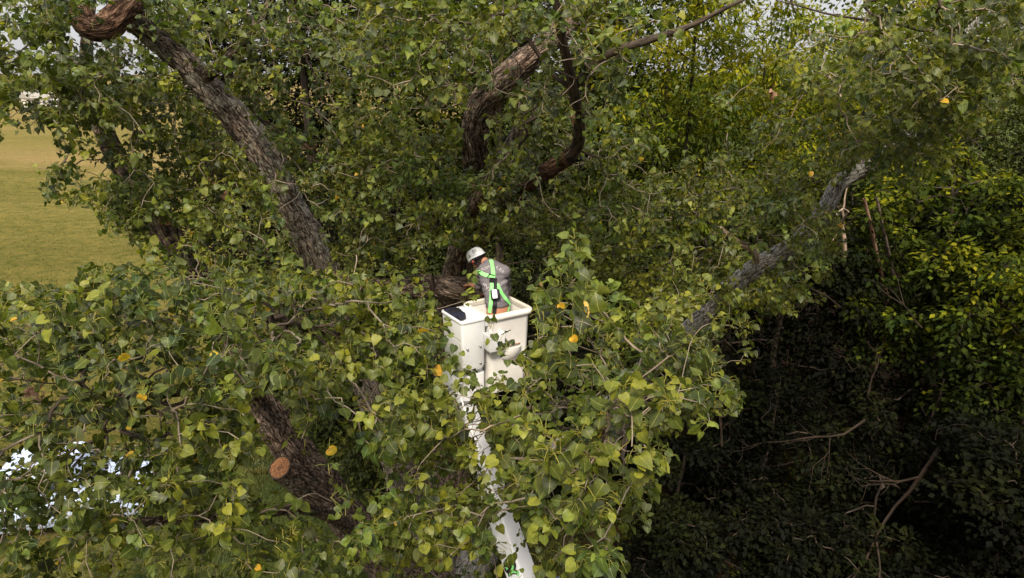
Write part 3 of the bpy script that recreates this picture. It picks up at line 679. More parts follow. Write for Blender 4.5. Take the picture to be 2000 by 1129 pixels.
for i in range(len(sel)):
    o0 = B_[sel[i]]
    me = np_mesh('leaf', np.concatenate([V[i], PV[i]]) - o0, [TF, pq + V.shape[1]], M_leaf,
                 {'tint': np.concatenate([tn[i], np.full(len(PV[i]), .9)]), 'luv': np.concatenate([luv[i], np.tile([.2, 0, 1], (len(PV[i]), 1))])})
    link('leaf', me, tree, Vector(o0))
# golden leaves the photograph shows
GOLD = [(237, 708, 3.7, 29), (337, 621, 4.4, 17), (278, 780, 3.75, 22), (642, 889, 3.9, 26), (828, 652, 4.6, 23), (1117, 667, 3.0, 19), (1092, 603, 3.7, 18),
        (1582, 342, 8.8, 12), (655, 393, 7.4, 12), (148, 684, 4.6, 12), (2, 748, 4.4, 16), (1112, 545, 4.2, 22), (527, 612, 6, 13), (1254, 312, 9, 10)]
for i, (gx, gy, Y, szp) in enumerate(GOLD):
    b = np.array([tuple(P(gx, gy - szp * .5, Y))]); zc = project(b)[2][0]; sz = np.array([szp * zc / F * .9])
    dn = norm(np.array([[RNG.normal(0, .7), RNG.normal(0, .4), -.8]])); nn = norm(np.array([[RNG.normal(0, .6), -1.0, .6]]))
    V, Fc, luv, tn, (PV, PQ) = build_leaves(b, dn, nn, sz, np.array([.5]), b + np.array([[.01, .02, .07]]), True, True, .35)
    me = np_mesh('leaf', np.concatenate([V[0], PV]) - b[0], [Fc[0], PQ + V.shape[1]], M_yellow,
                 {'tint': RNG.uniform(0, 1, V.shape[1] + len(PV)), 'luv': np.concatenate([luv[0], np.tile([.2, 0, 1], (len(PV), 1))])})
    o = link('leaf', me, tree, Vector(b[0])); o['label'] = 'golden yellow leaf'
# dead brown leaf clumps caught in the crown
for gx, gy, Y in ((1120, 231, 7.4), (415, 358, 8.5), (445, 388, 8.6), (1512, 182, 8.9), (600, 285, 9), (66, 760, 5), (130, 845, 5.4), (320, 433, 9), (1055, 568, 8.5)):
    n = 14; c = np.array(P(gx, gy, Y)); b = c + RNG.normal(0, .035, (n, 3))
    V, Fc, luv, tn, _ = build_leaves(b, norm(RNG.normal(0, 1, (n, 3)) + np.array([0, 0, -.6])), norm(RNG.normal(0, 1, (n, 3))), RNG.uniform(.04, .07, n), RNG.uniform(0, 1, n), b, False, False)
    o = link('dead_leaves', np_mesh('dead_leaves', V.reshape(-1, 3) - c, Fc.reshape(-1, 3), M_dead, {'tint': tn.ravel(), 'luv': luv.reshape(-1, 3)}), tree, Vector(c)); o['kind'] = 'stuff'
#PART2

# ------------------------------------------------------------------ generic woodland trees and shrubs
def leaf_cloud(C, outw, k, mat, size, aspect, cr, droop, seed_t, name, parent, flat=.55):
    k = max(20, int(k * .82)); size *= 1.07
    n = len(C); Cc = np.repeat(C, k, 0); O = np.repeat(outw, k, 0); T0 = np.repeat(seed_t, k)
    v = norm(RNG.normal(0, 1, (n * k, 3)) * np.array([1, 1, flat]) + O * .25 + np.array([0, 0, .1])); r = RNG.uniform(.15, 1, n * k) ** .7 * np.repeat(RNG.uniform(.7, 1.25, n), k) * cr
    b = Cc + v * r[:, None]; b[:, 2] -= droop * r * r / cr
    D = norm(v + np.array([0, 0, -droop * 1.1]) + RNG.normal(0, .35, b.shape)); Nn = norm(np.array([0, 0, 1.0]) + v * .35 + RNG.normal(0, .4, b.shape))
    sd = norm(np.cross(D, Nn)); Nn = np.cross(sd, D); s = (size * RNG.uniform(.65, 1.3, n * k))[:, None]
    mid = b + D * s * .45 - Nn * s * .08
    V = np.stack([b, mid + sd * s * aspect * .5 + Nn * s * .1, b + D * s - Nn * s * .06, mid - sd * s * aspect * .5 + Nn * s * .1], 1)
    i = np.arange(n * k)[:, None] * 4
    T = np.concatenate([i + np.array([[0, 1, 2]]), i + np.array([[0, 2, 3]])])
    t = np.clip(T0 + RNG.normal(0, .13, n * k) + .24 * (v[:, 2] > .3) - .09, 0, 1)  # upper leaves of each clump painted lighter, as if lit from above
    o = link(name, np_mesh(name, V.reshape(-1, 3), T, mat, {'tint': np.repeat(t, 4)}), parent); o['kind'] = 'stuff'
    return o

def wood_tree(name, label, cat, x, y, h, R, z0, mat, size=.09, aspect=.6, nc=300, k=60, cr=.5, droop=.5, tr=.16, group=None, barkm=None, tbias=.45, lean=(0, 0), shell=.55):
    b = Vector((x, y, float(gh(x, y)))); root = empty(name, b, label, cat, group)
    cz = (h + z0) / 2; hz = (h - z0) / 2
    pts_ = []
    tries = 0
    while len(pts_) < nc and tries < nc * 30:
        tries += 1
        v = RNG.normal(0, 1, 3); v /= np.linalg.norm(v); r = RNG.uniform(shell, 1) if RNG.uniform() < .8 else RNG.uniform(.15, shell)
        p = Vector((x + lean[0] * (cz / h) + v[0] * R * r, y + lean[1] * (cz / h) + v[1] * R * r, cz + math.copysign(abs(v[2]) ** .75, v[2]) * hz * r))
        d = noise.noise(p * .55 + Vector((x, 0, 0)))
        if d < -.12: continue
        q = p + Vector((v[0], v[1], v[2] * .6)) * (d * R * .35)
        if q.z < .3: q.z = .3 + random.random() * .5
        pts_.append((q.x, q.y, q.z))
    C = np.array(pts_)
    outw = norm(C - np.array([x, y, cz]))
    st = tbias + np.array([noise.noise(Vector(p) * .8) for p in C]) * .45 + outw[:, 2] * .16 + RNG.normal(0, .08, len(C))  # clumps tinted lighter toward the crown top, imitating top light
    # trunk and limbs
    tt = np.linspace(0, 1, 9); K = []
    for q in tt:
        K.append((Vector((x + lean[0] * q + .25 * noise.noise(Vector((x, q * 3, 0))) , y + lean[1] * q + .25 * noise.noise(Vector((y, q * 3, 5))), b.z - .1 + h * .88 * q)), tr * (1 - .85 * q) + .012))
    Kp = np.array([[tuple(p) for p, _ in K]]); V, Qd = tubes(Kp, np.array([[r for _, r in K]]), 12)
    link('trunk', np_mesh('trunk', V, Qd, barkm or M_dtwig, {'ridge': np.clip(RNG.normal(.5, .3, len(V)), 0, 1)}), root)
    fine = np.concatenate([np.linspace(Kp[0, i], Kp[0, i + 1], 5) for i in range(8)]); zfrac = np.linspace(0, 1, len(fine)); msk = fine[:, 2] > min(z0 * .6, 1.5)
    od = []; sub = C[RNG.permutation(len(C))[:min(len(C), 170)]]
    e, pp, npar, pn = grow(sub, fine[msk], zfrac[msk] * .5, K=3, alpha=.25, order=od)
    c_ = np.zeros(len(pp))
    for i in pn: c_[i] += 1
    for i in range(len(pp) - 1, int(msk.sum()) - 1, -1): c_[npar[i]] += c_[i]
    rr = np.minimum(.007 * np.maximum(c_, 1) ** .5, tr * .5)
    V, Qd = tubes(np.array([q[1] for q in e]), np.array([[min(rr[i], rr[q[0][1]] * 1.3) for i in q[0]] for q in e]), 5)
    o = link('limbs', np_mesh('limbs', V, Qd, barkm or M_dtwig, {'ridge': np.clip(RNG.normal(.5, .3, len(V)), 0, 1)}), root); o['kind'] = 'stuff'
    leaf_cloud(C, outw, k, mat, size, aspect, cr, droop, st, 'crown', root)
    return root

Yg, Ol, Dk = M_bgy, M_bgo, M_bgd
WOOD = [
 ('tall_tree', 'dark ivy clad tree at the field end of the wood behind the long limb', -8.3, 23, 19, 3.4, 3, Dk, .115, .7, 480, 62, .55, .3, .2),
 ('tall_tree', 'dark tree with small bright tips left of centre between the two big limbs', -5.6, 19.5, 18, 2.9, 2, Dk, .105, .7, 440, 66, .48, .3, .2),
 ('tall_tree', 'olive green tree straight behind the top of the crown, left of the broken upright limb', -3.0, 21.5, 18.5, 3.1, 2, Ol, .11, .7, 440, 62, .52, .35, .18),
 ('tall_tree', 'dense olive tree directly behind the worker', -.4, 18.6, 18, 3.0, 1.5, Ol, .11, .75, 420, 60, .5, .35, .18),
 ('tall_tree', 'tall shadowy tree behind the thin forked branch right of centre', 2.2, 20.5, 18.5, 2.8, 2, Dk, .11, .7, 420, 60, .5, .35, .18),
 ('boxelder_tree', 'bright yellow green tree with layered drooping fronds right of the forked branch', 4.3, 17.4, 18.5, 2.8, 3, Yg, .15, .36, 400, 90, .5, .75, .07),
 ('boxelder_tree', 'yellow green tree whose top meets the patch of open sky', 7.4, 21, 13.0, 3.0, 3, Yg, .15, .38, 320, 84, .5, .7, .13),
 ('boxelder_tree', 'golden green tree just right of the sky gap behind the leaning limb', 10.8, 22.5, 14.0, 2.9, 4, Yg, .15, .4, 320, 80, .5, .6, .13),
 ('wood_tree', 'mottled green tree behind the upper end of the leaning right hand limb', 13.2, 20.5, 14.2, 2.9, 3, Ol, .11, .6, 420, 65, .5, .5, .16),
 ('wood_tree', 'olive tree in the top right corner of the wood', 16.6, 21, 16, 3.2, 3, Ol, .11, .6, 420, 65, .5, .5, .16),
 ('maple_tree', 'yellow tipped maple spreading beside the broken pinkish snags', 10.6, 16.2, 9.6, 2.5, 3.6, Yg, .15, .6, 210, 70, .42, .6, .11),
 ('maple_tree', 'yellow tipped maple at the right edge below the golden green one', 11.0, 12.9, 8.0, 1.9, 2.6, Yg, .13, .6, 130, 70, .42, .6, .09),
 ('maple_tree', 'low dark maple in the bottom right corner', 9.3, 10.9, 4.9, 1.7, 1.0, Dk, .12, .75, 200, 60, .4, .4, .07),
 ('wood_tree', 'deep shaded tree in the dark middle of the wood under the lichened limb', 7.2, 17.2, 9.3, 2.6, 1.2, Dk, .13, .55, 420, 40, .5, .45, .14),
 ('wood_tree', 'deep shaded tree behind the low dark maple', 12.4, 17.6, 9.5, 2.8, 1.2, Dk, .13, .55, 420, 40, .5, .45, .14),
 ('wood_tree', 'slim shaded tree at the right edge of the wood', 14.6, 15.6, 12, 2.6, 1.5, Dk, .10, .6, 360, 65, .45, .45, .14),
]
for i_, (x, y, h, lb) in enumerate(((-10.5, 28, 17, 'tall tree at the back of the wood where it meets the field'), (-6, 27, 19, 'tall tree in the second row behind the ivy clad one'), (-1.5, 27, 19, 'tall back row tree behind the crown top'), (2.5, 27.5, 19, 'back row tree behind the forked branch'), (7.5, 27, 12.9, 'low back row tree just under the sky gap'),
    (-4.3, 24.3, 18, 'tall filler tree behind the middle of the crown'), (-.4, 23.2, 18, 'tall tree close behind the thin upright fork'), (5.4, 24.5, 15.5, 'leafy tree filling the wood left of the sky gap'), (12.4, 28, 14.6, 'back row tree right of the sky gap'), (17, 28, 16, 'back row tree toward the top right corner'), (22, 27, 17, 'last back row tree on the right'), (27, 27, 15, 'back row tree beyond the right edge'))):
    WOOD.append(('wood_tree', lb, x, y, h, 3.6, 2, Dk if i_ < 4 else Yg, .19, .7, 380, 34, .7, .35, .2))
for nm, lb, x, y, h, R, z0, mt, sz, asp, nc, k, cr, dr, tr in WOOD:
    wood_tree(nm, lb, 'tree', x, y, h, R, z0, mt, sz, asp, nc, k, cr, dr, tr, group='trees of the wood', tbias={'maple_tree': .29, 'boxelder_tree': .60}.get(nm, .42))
for lb, x, y, h, R, z0 in (('big unseen tree added for shading beyond the right picture edge', 16.5, 10.5, 18, 4.2, 2), ('big unseen tree added for shading beside the camera on the right', 14.5, 3.5, 19, 4.6, 3), ('big unseen tree added for shading behind the camera on the right', 13.5, -4, 19, 4.8, 3), ('tall unseen tree added for shading on the right side', 20, 17, 17, 4.4, 1)):
    wood_tree('wood_tree', lb, 'tree', x, y, h, R, z0, Dk, .30, .75, 260, 45, .8, .3, .25, group='trees of the wood')  # out-of-view trees added to darken the forest on the right
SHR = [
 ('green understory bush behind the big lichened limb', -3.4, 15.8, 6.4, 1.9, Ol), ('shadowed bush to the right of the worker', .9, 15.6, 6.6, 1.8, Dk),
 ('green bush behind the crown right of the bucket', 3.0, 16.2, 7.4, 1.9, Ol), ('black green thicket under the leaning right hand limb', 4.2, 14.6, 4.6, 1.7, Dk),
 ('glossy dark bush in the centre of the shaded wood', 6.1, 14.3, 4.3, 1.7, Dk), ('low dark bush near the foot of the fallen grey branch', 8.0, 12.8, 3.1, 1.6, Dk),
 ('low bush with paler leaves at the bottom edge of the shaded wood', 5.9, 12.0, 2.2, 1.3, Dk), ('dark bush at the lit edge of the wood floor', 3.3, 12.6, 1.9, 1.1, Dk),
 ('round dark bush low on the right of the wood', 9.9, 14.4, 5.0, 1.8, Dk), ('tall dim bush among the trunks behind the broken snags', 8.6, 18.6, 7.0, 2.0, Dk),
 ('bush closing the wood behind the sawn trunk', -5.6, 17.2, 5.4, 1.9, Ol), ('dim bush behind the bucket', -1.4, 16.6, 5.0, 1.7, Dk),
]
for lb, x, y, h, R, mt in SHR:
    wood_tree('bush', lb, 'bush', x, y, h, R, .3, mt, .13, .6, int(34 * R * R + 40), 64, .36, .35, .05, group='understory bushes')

# ------------------------------------------------------------------ dead wood among the trees
M_dimwood = bark_material('shadowed_dead_wood', (.012, .009, .007), (.055, .040, .030), .0)  # dead wood darkened in colour to sit in the forest shadow
def fractal(p, d, r, L, lev, out, gnarl=.35, split=3):
    n = 6; ptsl = [p]; dd = d.copy()
    for i in range(n):
        dd = (dd + Vector([random.gauss(0, gnarl * .45) for _ in range(3)])).normalized(); p = p + dd * (L / n); ptsl.append(p)
    out.append((ptsl, [r * (1 - .6 * i / n) for i in range(n + 1)]))
    if lev <= 0: return
    for s in range(split):
        i = random.randint(2, n); q = ptsl[i]
        nd = (dd + Vector([random.gauss(0, .45) for _ in range(3)])).normalized()
        fractal(q, nd, r * .5, L * random.uniform(.45, .75), lev - 1, out, gnarl, split)
def dead_branch(label, p, q, r, lev, mat=M_deadwood, name='dead_branch', split=3, gnarl=.35):
    out = []; d = (q - p); fractal(p, d.normalized(), r, d.length, lev, out, gnarl, split)
    V, Qd = tubes(np.array([[tuple(v) for v in a] for a, _ in out]) - np.array(p), np.array([b for _, b in out]), 6)
    o = link(name, np_mesh(name, V, Qd, mat, {'ridge': np.clip(RNG.normal(.6, .3, len(V)), 0, 1)}), None, p)
    return tag(o, label, 'dead branch', 'dead branches in the wood')
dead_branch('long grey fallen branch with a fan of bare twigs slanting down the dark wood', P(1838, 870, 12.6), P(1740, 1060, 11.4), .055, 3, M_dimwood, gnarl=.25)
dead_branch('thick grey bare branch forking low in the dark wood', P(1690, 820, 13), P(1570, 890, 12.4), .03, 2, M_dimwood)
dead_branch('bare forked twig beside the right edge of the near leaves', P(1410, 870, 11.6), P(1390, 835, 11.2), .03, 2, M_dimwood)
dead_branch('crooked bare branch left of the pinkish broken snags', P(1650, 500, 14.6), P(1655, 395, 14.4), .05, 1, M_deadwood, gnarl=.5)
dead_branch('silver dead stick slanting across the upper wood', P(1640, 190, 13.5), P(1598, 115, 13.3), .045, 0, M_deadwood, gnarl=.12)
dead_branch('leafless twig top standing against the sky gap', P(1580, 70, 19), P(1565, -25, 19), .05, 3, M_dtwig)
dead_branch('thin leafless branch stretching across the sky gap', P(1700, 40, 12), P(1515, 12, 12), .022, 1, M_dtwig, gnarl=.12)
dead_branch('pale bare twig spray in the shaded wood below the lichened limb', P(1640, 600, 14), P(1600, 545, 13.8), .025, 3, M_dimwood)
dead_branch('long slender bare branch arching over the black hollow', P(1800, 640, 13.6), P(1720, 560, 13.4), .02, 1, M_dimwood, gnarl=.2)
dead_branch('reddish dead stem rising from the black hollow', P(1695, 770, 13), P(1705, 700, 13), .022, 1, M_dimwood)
def snag(label, a, b, r):
    me, C, _ = limb_mesh('dead_snag', [(a, r), (a.lerp(b, .5) + Vector((.05, 0, 0)), r * .9), (b, r * .35)], M_peel, 20, .05, .5, seed=a.x)
    o = link('dead_snag', me); o.location = (0, 0, 0)
    return tag(o, label, 'dead trunk')
M_peel = bark_material('peeled_pink_wood', (.10, .055, .04), (.40, .25, .18), .1)
s1 = P(1742, 455, 15); s0 = Vector((s1.x + 4.6, s1.y + 5.0, -.05))
snag('pinkish broken snag with its bark peeled away', s0, P(1688, 388, 15), .09)
M_peel = bark_material('grey_snag_wood', (.08, .06, .055), (.26, .20, .19), .1)
snag('greyer broken snag just right of the pinkish one', s0 + Vector((.35, .1, 0)), P(1712, 385, 15.2), .075)

# ------------------------------------------------------------------ grass tufts and ground cover
def blades(name, label, xr, yr, n, hmin, hmax, w, mat, test=None, pw=1.0):
    x = xr[1] + (xr[0] - xr[1]) * RNG.uniform(0, 1, n) ** pw; y = yr[0] + (yr[1] - yr[0]) * RNG.uniform(0, 1, n) ** pw
    if test is not None: m_ = test(x, y); x, y = x[m_], y[m_]; 
    n = len(x); h = RNG.uniform(hmin, hmax, n) * (1 + .4 * np.sin(x * 2.1) * np.cos(y * 1.7)); a = RNG.uniform(0, 6.28, n); le = RNG.uniform(.2, .9, n) * h
    z = gh(x, y); b = np.stack([x, y, z], 1); s = np.stack([np.cos(a), np.sin(a), 0 * a], 1) * w / 2
    tp = b + np.stack([-np.sin(a) * le, np.cos(a) * le, h], 1)
    V = np.stack([b - s, b + s, tp], 1).reshape(-1, 3)
    t = np.clip(RNG.normal(.45, .2, n) + .25 * np.sin(x * .9 + y * .6), 0, 1)
    o = link(name, np_mesh(name, V, np.arange(n * 3).reshape(-1, 3), mat, {'tint': np.repeat(t, 3)}, smooth=False)); tag(o, label, kind='stuff')
M_grass = leaf_material('grass_blade', [(0, (.030, .042, .010)), (.5, (.060, .075, .018)), (1, (.13, .12, .035))], trans=.25, veins=False, under=None, rough=.7, spec=.2)
M_gdry = leaf_material('dry_grass_blade', [(0, (.07, .075, .02)), (.5, (.125, .118, .035)), (1, (.24, .185, .08))], trans=.2, veins=False, under=None, rough=.8, spec=.2)
blades('grass', 'short dull green grass under the cottonwood', (-9, 2.2), (11.5, 19), 50000, .05, .14, .018, M_grass)
blades('dry_grass', 'tawny meadow grass beside the trees', (-75, -7), (17, 120), 65000, .07, .16, .045, M_gdry, pw=1.9)
n = 900; cx = RNG.uniform(1.5, 12, n); cyy = RNG.uniform(11, 19, n)
C = np.stack([cx, cyy, gh(cx, cyy) + RNG.uniform(.05, .35, n)], 1)
o = leaf_cloud(C, np.tile([0, 0, 1.0], (n, 1)), 30, M_bgo, .09, .7, .25, .3, RNG.uniform(0, .7, n), 'undergrowth', None); o.location = (0, 0, 0); o['label'] = 'low leafy undergrowth on brown leaf litter'

# ------------------------------------------------------------------ far hedgerow, houses, post
for i, (px0, w, h, Y) in enumerate([(15, 40, 8.5, 262), (60, 34, 7.5, 272), (100, 36, 9, 276), (140, 40, 10, 280), (185, 40, 9, 268), (225, 36, 8, 264), (270, 44, 9.5, 274), (320, 44, 9, 270), (-30, 44, 9, 268), (370, 44, 9, 275), (420, 44, 9, 270)]):
    x = (px0 - 1000) / F * Y * .953; n = 60; rr = w / F * Y / 2
    b = Vector((x, Y, 0)); r_ = empty('distant_tree', b, ['blue green tree at the far left end of the distant hedgerow', 'broad tree behind the cream gabled house', 'tree between the cream house and the white house', 'rounded tree right of the white house', 'distant tree just left of the elbow limb', 'distant tree directly under the elbow limb', 'distant tree glimpsed right of the elbow limb', 'distant tree behind the upper part of the long limb', 'distant tree cut by the left picture edge', 'distant tree behind the fork of the long limb', 'distant tree meeting the ivy clad wood'][i], 'tree', 'distant trees on the far side of the field')
    v = norm(RNG.normal(0, 1, (n, 3))); C = np.array([x, Y, h * .52]) + v * np.array([rr, rr * .6, h * .45]) * RNG.uniform(.5, 1, (n, 1))
    leaf_cloud(C, v, 45, M_far, .75, .8, 1.5, .2, .45 + v[:, 2] * .3 + RNG.normal(0, .1, n), 'crown', r_)
    V, Qd = tubes(np.array([[(x, Y, 0), (x, Y, h * .5), (x, Y, h * .8)]]), np.array([[.35, .25, .1]]), 6); link('trunk', np_mesh('trunk', V, Qd, M_dtwig, {'ridge': np.full(len(V), .5)}), r_)

def box_mesh(name, lo, hi, mat, bev=0.0, seg=2):
    bm = bmesh.new(); bmesh.ops.create_cube(bm, size=1); lo, hi = Vector(lo), Vector(hi); c = (lo + hi) / 2; d = hi - lo
    for v in bm.verts: v.co = Vector((v.co.x * d.x, v.co.y * d.y, v.co.z * d.z)) + c
    if bev: bmesh.ops.bevel(bm, geom=bm.edges[:], offset=bev, segments=seg, affect='EDGES', profile=.5)
    me = bpy.data.meshes.new(name); bm.to_mesh(me); bm.free(); me.materials.append(mat)
    if bev:
        for p_ in me.polygons: p_.use_smooth = True
        me.polygons.foreach_get
    return me
def add(name, me, parent, loc=(0, 0, 0), rot=(0, 0, 0)):
    o = bpy.data.objects.new(name, me); COL.objects.link(o); o.parent = parent; o.location = loc; o.rotation_euler = rot; return o
def house(label, px0, Y, w, d, h, rh, wall, yaw):
    x = (px0 - 1000) / F * Y * .953; r_ = empty('farmhouse', (x, Y, 0), label, 'house', 'houses beyond the field'); r_.rotation_euler.z = yaw
    add('wall', box_mesh('wall', (-w / 2, -d / 2, 0), (w / 2, d / 2, h), wall), r_)
    V = np.array([(-w / 2 - .4, -d / 2 - .5, h), (w / 2 + .4, -d / 2 - .5, h), (w / 2 + .4, d / 2 + .5, h), (-w / 2 - .4, d / 2 + .5, h), (-w / 2 - .4, 0, h + rh), (w / 2 + .4, 0, h + rh)])
    me = bpy.data.meshes.new('roof'); me.from_pydata([tuple(v) for v in V], [], [(0, 1, 5, 4), (2, 3, 4, 5), (1, 2, 5), (3, 0, 4), (0, 3, 2, 1)]); me.materials.append(M_roof); add('roof', me, r_)
    for k in (-.3, 0, .3):
        f = add('window', box_mesh('window', (-.55, -.06, 0), (.55, .02, 1.3), M_sidingw), r_, (w * k, -d / 2 - .0, 1.0)); add('pane', box_mesh('pane', (-.42, -.05, .12), (.42, .02, 1.18), M_glass), f, (0, -.04, 0))
house('cream gabled house beyond the field at the left edge', 56, 238, 5.5, 7, 3.0, 2.6, M_siding, .9)
house('white house beyond the field, right of the cream one', 92, 243, 7, 6, 3.2, 2.0, M_sidingw, .3)
house('small white outbuilding beyond the field, half hidden by twigs', 128, 232, 4.5, 4, 2.5, 1.2, M_sidingw, .2)
o = link('fence_post', box_mesh('fence_post', (-.2, -.2, 0), (.2, .2, 3.2), M_peel, .03), None, ((9 - 1000) / F * 236 * .953, 236, 0)); tag(o, 'pinkish wooden post standing at the far left field edge', 'post')

#PART3
# ------------------------------------------------------------------ white pickup parked under the leaves
def loft(name, rings, mat, close=True, smooth=True):
    bm = bmesh.new(); R = [[bm.verts.new(p) for p in r] for r in rings]; n = len(R[0])
    for a, b in zip(R, R[1:]):
        for j in range(n): bm.faces.new((a[j], a[(j + 1) % n], b[(j + 1) % n], b[j]))
    if close: bm.faces.new(R[0][::-1]); bm.faces.new(R[-1])
    bmesh.ops.recalc_face_normals(bm, faces=bm.faces)
    me = bpy.data.meshes.new(name); bm.to_mesh(me); bm.free(); me.materials.append(mat)
    if smooth:
        me.polygons.foreach_set('use_smooth', [True] * len(me.polygons))
        try: me.set_sharp_from_angle(angle=math.radians(35))
        except Exception: pass
    return me
def rrect(hx, hy, z, r, cx=0, cy=0, seg=5):
    out = []
    for k, (sx, sy) in enumerate(((1, 1), (-1, 1), (-1, -1), (1, -1))):
        for i in range(seg + 1):
            a = math.pi / 2 * (k + i / seg); out.append(Vector((cx + sx * (hx - r) + r * math.cos(a), cy + sy * (hy - r) + r * math.sin(a), z)))
    return out
tp = P(75, 925, 14.8)
M_whitep0 = M_whitep; M_whitep = plain('sky_tinted_white_paint', (.48, .57, .78), .2, .6, 0, 10, .04)  # blue tint puts the sky's reflection into the white truck's colour
trk = empty('pickup_truck', (tp.x, 14.8, float(gh(tp.x, 14.8))), 'white pickup truck parked on the grass behind the leaves at lower left', 'truck'); trk.rotation_euler.z = .25
add('body', loft('body', [rrect(2.60, .88, .38, .15), rrect(2.7, .97, .55, .18), rrect(2.7, .98, .85, .18), rrect(2.66, .95, 1.04, .18), rrect(2.60, .90, 1.08, .16)], M_whitep), trk)
add('cab', loft('cab', [rrect(1.25, .90, 1.05, .12, .1), rrect(1.15, .88, 1.25, .14, .12), rrect(.85, .76, 1.72, .16, .15), rrect(.78, .70, 1.79, .14, .15), rrect(.5, .45, 1.81, .1, .15)], M_whitep), trk)
add('windscreen', box_mesh('windscreen', (-.01, -.68, -.25), (.01, .68, .25), M_glass, .005), trk, (1.15, 0, 1.46), (0, -.62, 0))
add('rear_window', box_mesh('rear_window', (-.01, -.6, -.2), (.01, .6, .2), M_glass, .005), trk, (-.87, 0, 1.48), (0, .6, 0))
for s in (-1, 1):
    add('side_window', box_mesh('side_window', (-.8, -.01, -.16), (.8, .01, .16), M_glass, .005), trk, (.15, s * .845, 1.48), (s * .28, 0, 0))
    add('headlight', box_mesh('headlight', (-.03, -.16, -.09), (.03, .16, .09), M_glass, .02), trk, (2.69, s * .7, .82))
    for x in (-1.7, 1.7):
        V, Qd = tubes(np.array([[(x, s * .78 - .12 * s, .37), (x, s * .98, .37)]]), np.array([[.37, .37]]), 28)
        w = add('wheel', np_mesh('wheel', V, [Qd, np.arange(28)[None], (np.arange(28)[::-1] + 28)[None]], M_tyre, smooth=False), trk)
        V, Qd = tubes(np.array([[(x, s * .975, .37), (x, s * .995, .37)]]), np.array([[.22, .2]]), 20)
        add('rim', np_mesh('rim', V, [Qd, np.arange(20)[None], (np.arange(20)[::-1] + 20)[None]], M_metal, smooth=False), w)
add('bed', loft('bed', [rrect(.86, .72, 1.10, .05, -1.72), rrect(.86, .72, .70, .05, -1.72)], M_navy), trk)
M_whitep = M_whitep0
b_ = G(1086, 1150); b_.z = float(gh(b_.x, b_.y))
cool = empty('cool_box', b_, 'blue cool box with a white lid on the ground at the bottom edge', 'cool box'); cool.rotation_euler.z = .5
add('tub', loft('tub', [rrect(.28, .18, 0, .04), rrect(.32, .21, .34, .05)], M_bluep), cool); add('lid', loft('lid', [rrect(.335, .225, .345, .05), rrect(.33, .22, .40, .05), rrect(.3, .19, .425, .05)], M_bluep), cool)
add('label_panel', box_mesh('label_panel', (-.1, -.08, 0), (.1, .08, .01), M_whitep, .003), cool, (0, 0, .424)); cool.scale = (.62, .62, .62)

# ------------------------------------------------------------------ bucket lift
TH = math.radians(32)
cn = P(953, 620, 7.7); dA = Vector((math.cos(TH), math.sin(TH), 0)); dB = Vector((-math.sin(TH), math.cos(TH), 0))
RZ = cn.z; HB = 1.09; SR = .335
bc = cn + (dA + dB) * SR; bc.z = RZ - HB
lift = empty('bucket_lift', bc, 'white fibreglass bucket on a boom, the worker standing inside', 'bucket lift'); lift.rotation_euler.z = TH
rings = [rrect(.20, .20, .0, .05), rrect(.245, .245, .012, .06), rrect(.26, .26, .05, .07), rrect(.285, .285, .5, .07), rrect(.302, .302, HB - .075, .07), rrect(.304, .304, HB - .07, .07)]
rings += [rrect(.298, .298, HB - .06, .065), rrect(.275, .275, .5, .06), rrect(.25, .25, .06, .06), rrect(.2, .2, .045, .05)]
add('bucket', loft('bucket', rings, M_white), lift)
add('rim_lip', loft('rim_lip', [rrect(.295, .295, HB - .062, .065), rrect(.332, .332, HB - .066, .08), rrect(.340, .340, HB - .052, .085), rrect(.341, .341, HB - .022, .085), rrect(.332, .332, HB - .006, .08), rrect(.322, .322, HB - .008, .075)], M_white, close=False), lift)
add('rim_pad', loft('rim_pad', [rrect(.326, .326, HB - .008, .075), rrect(.320, .320, HB + .004, .075), rrect(.300, .300, HB + .004, .066), rrect(.288, .288, HB - .012, .062), rrect(.290, .290, HB - .06, .062)], M_cream, close=False), lift)
# step pocket on the face towards the camera right (local -Y face)
bm = bmesh.new(); rr_ = []
for i in range(9):
    f = i / 8; z = .62 - .19 * f; dpt = .085 * math.sin(math.pi * min(1, .5 + f * .5)) ** .6 if f < 1 else 0; hw = .155 * math.sqrt(max(0.0, 1 - (f * .98) ** 2)) + .01
    rr_.append([bm.verts.new((hw * math.sin(a), -.268 - .03 * (z) - max(dpt, 0) * math.cos(a), z)) for a in np.linspace(-math.pi / 2, math.pi / 2, 13)])
for a, b in zip(rr_, rr_[1:]):
    for j in range(12): bm.faces.new((a[j], a[j + 1], b[j + 1], b[j]))
bmesh.ops.recalc_face_normals(bm, faces=bm.faces)
me = bpy.data.meshes.new('step_pocket'); bm.to_mesh(me); bm.free(); me.materials.append(M_white); me.polygons.foreach_set('use_smooth', [True] * len(me.polygons))
add('step_pocket', me, lift, (.0, .0, 0))
add('step_edge', box_mesh('step_edge', (-.15, -.012, 0), (.15, .012, .014), M_rust, .004), lift, (0, -.295, .635))
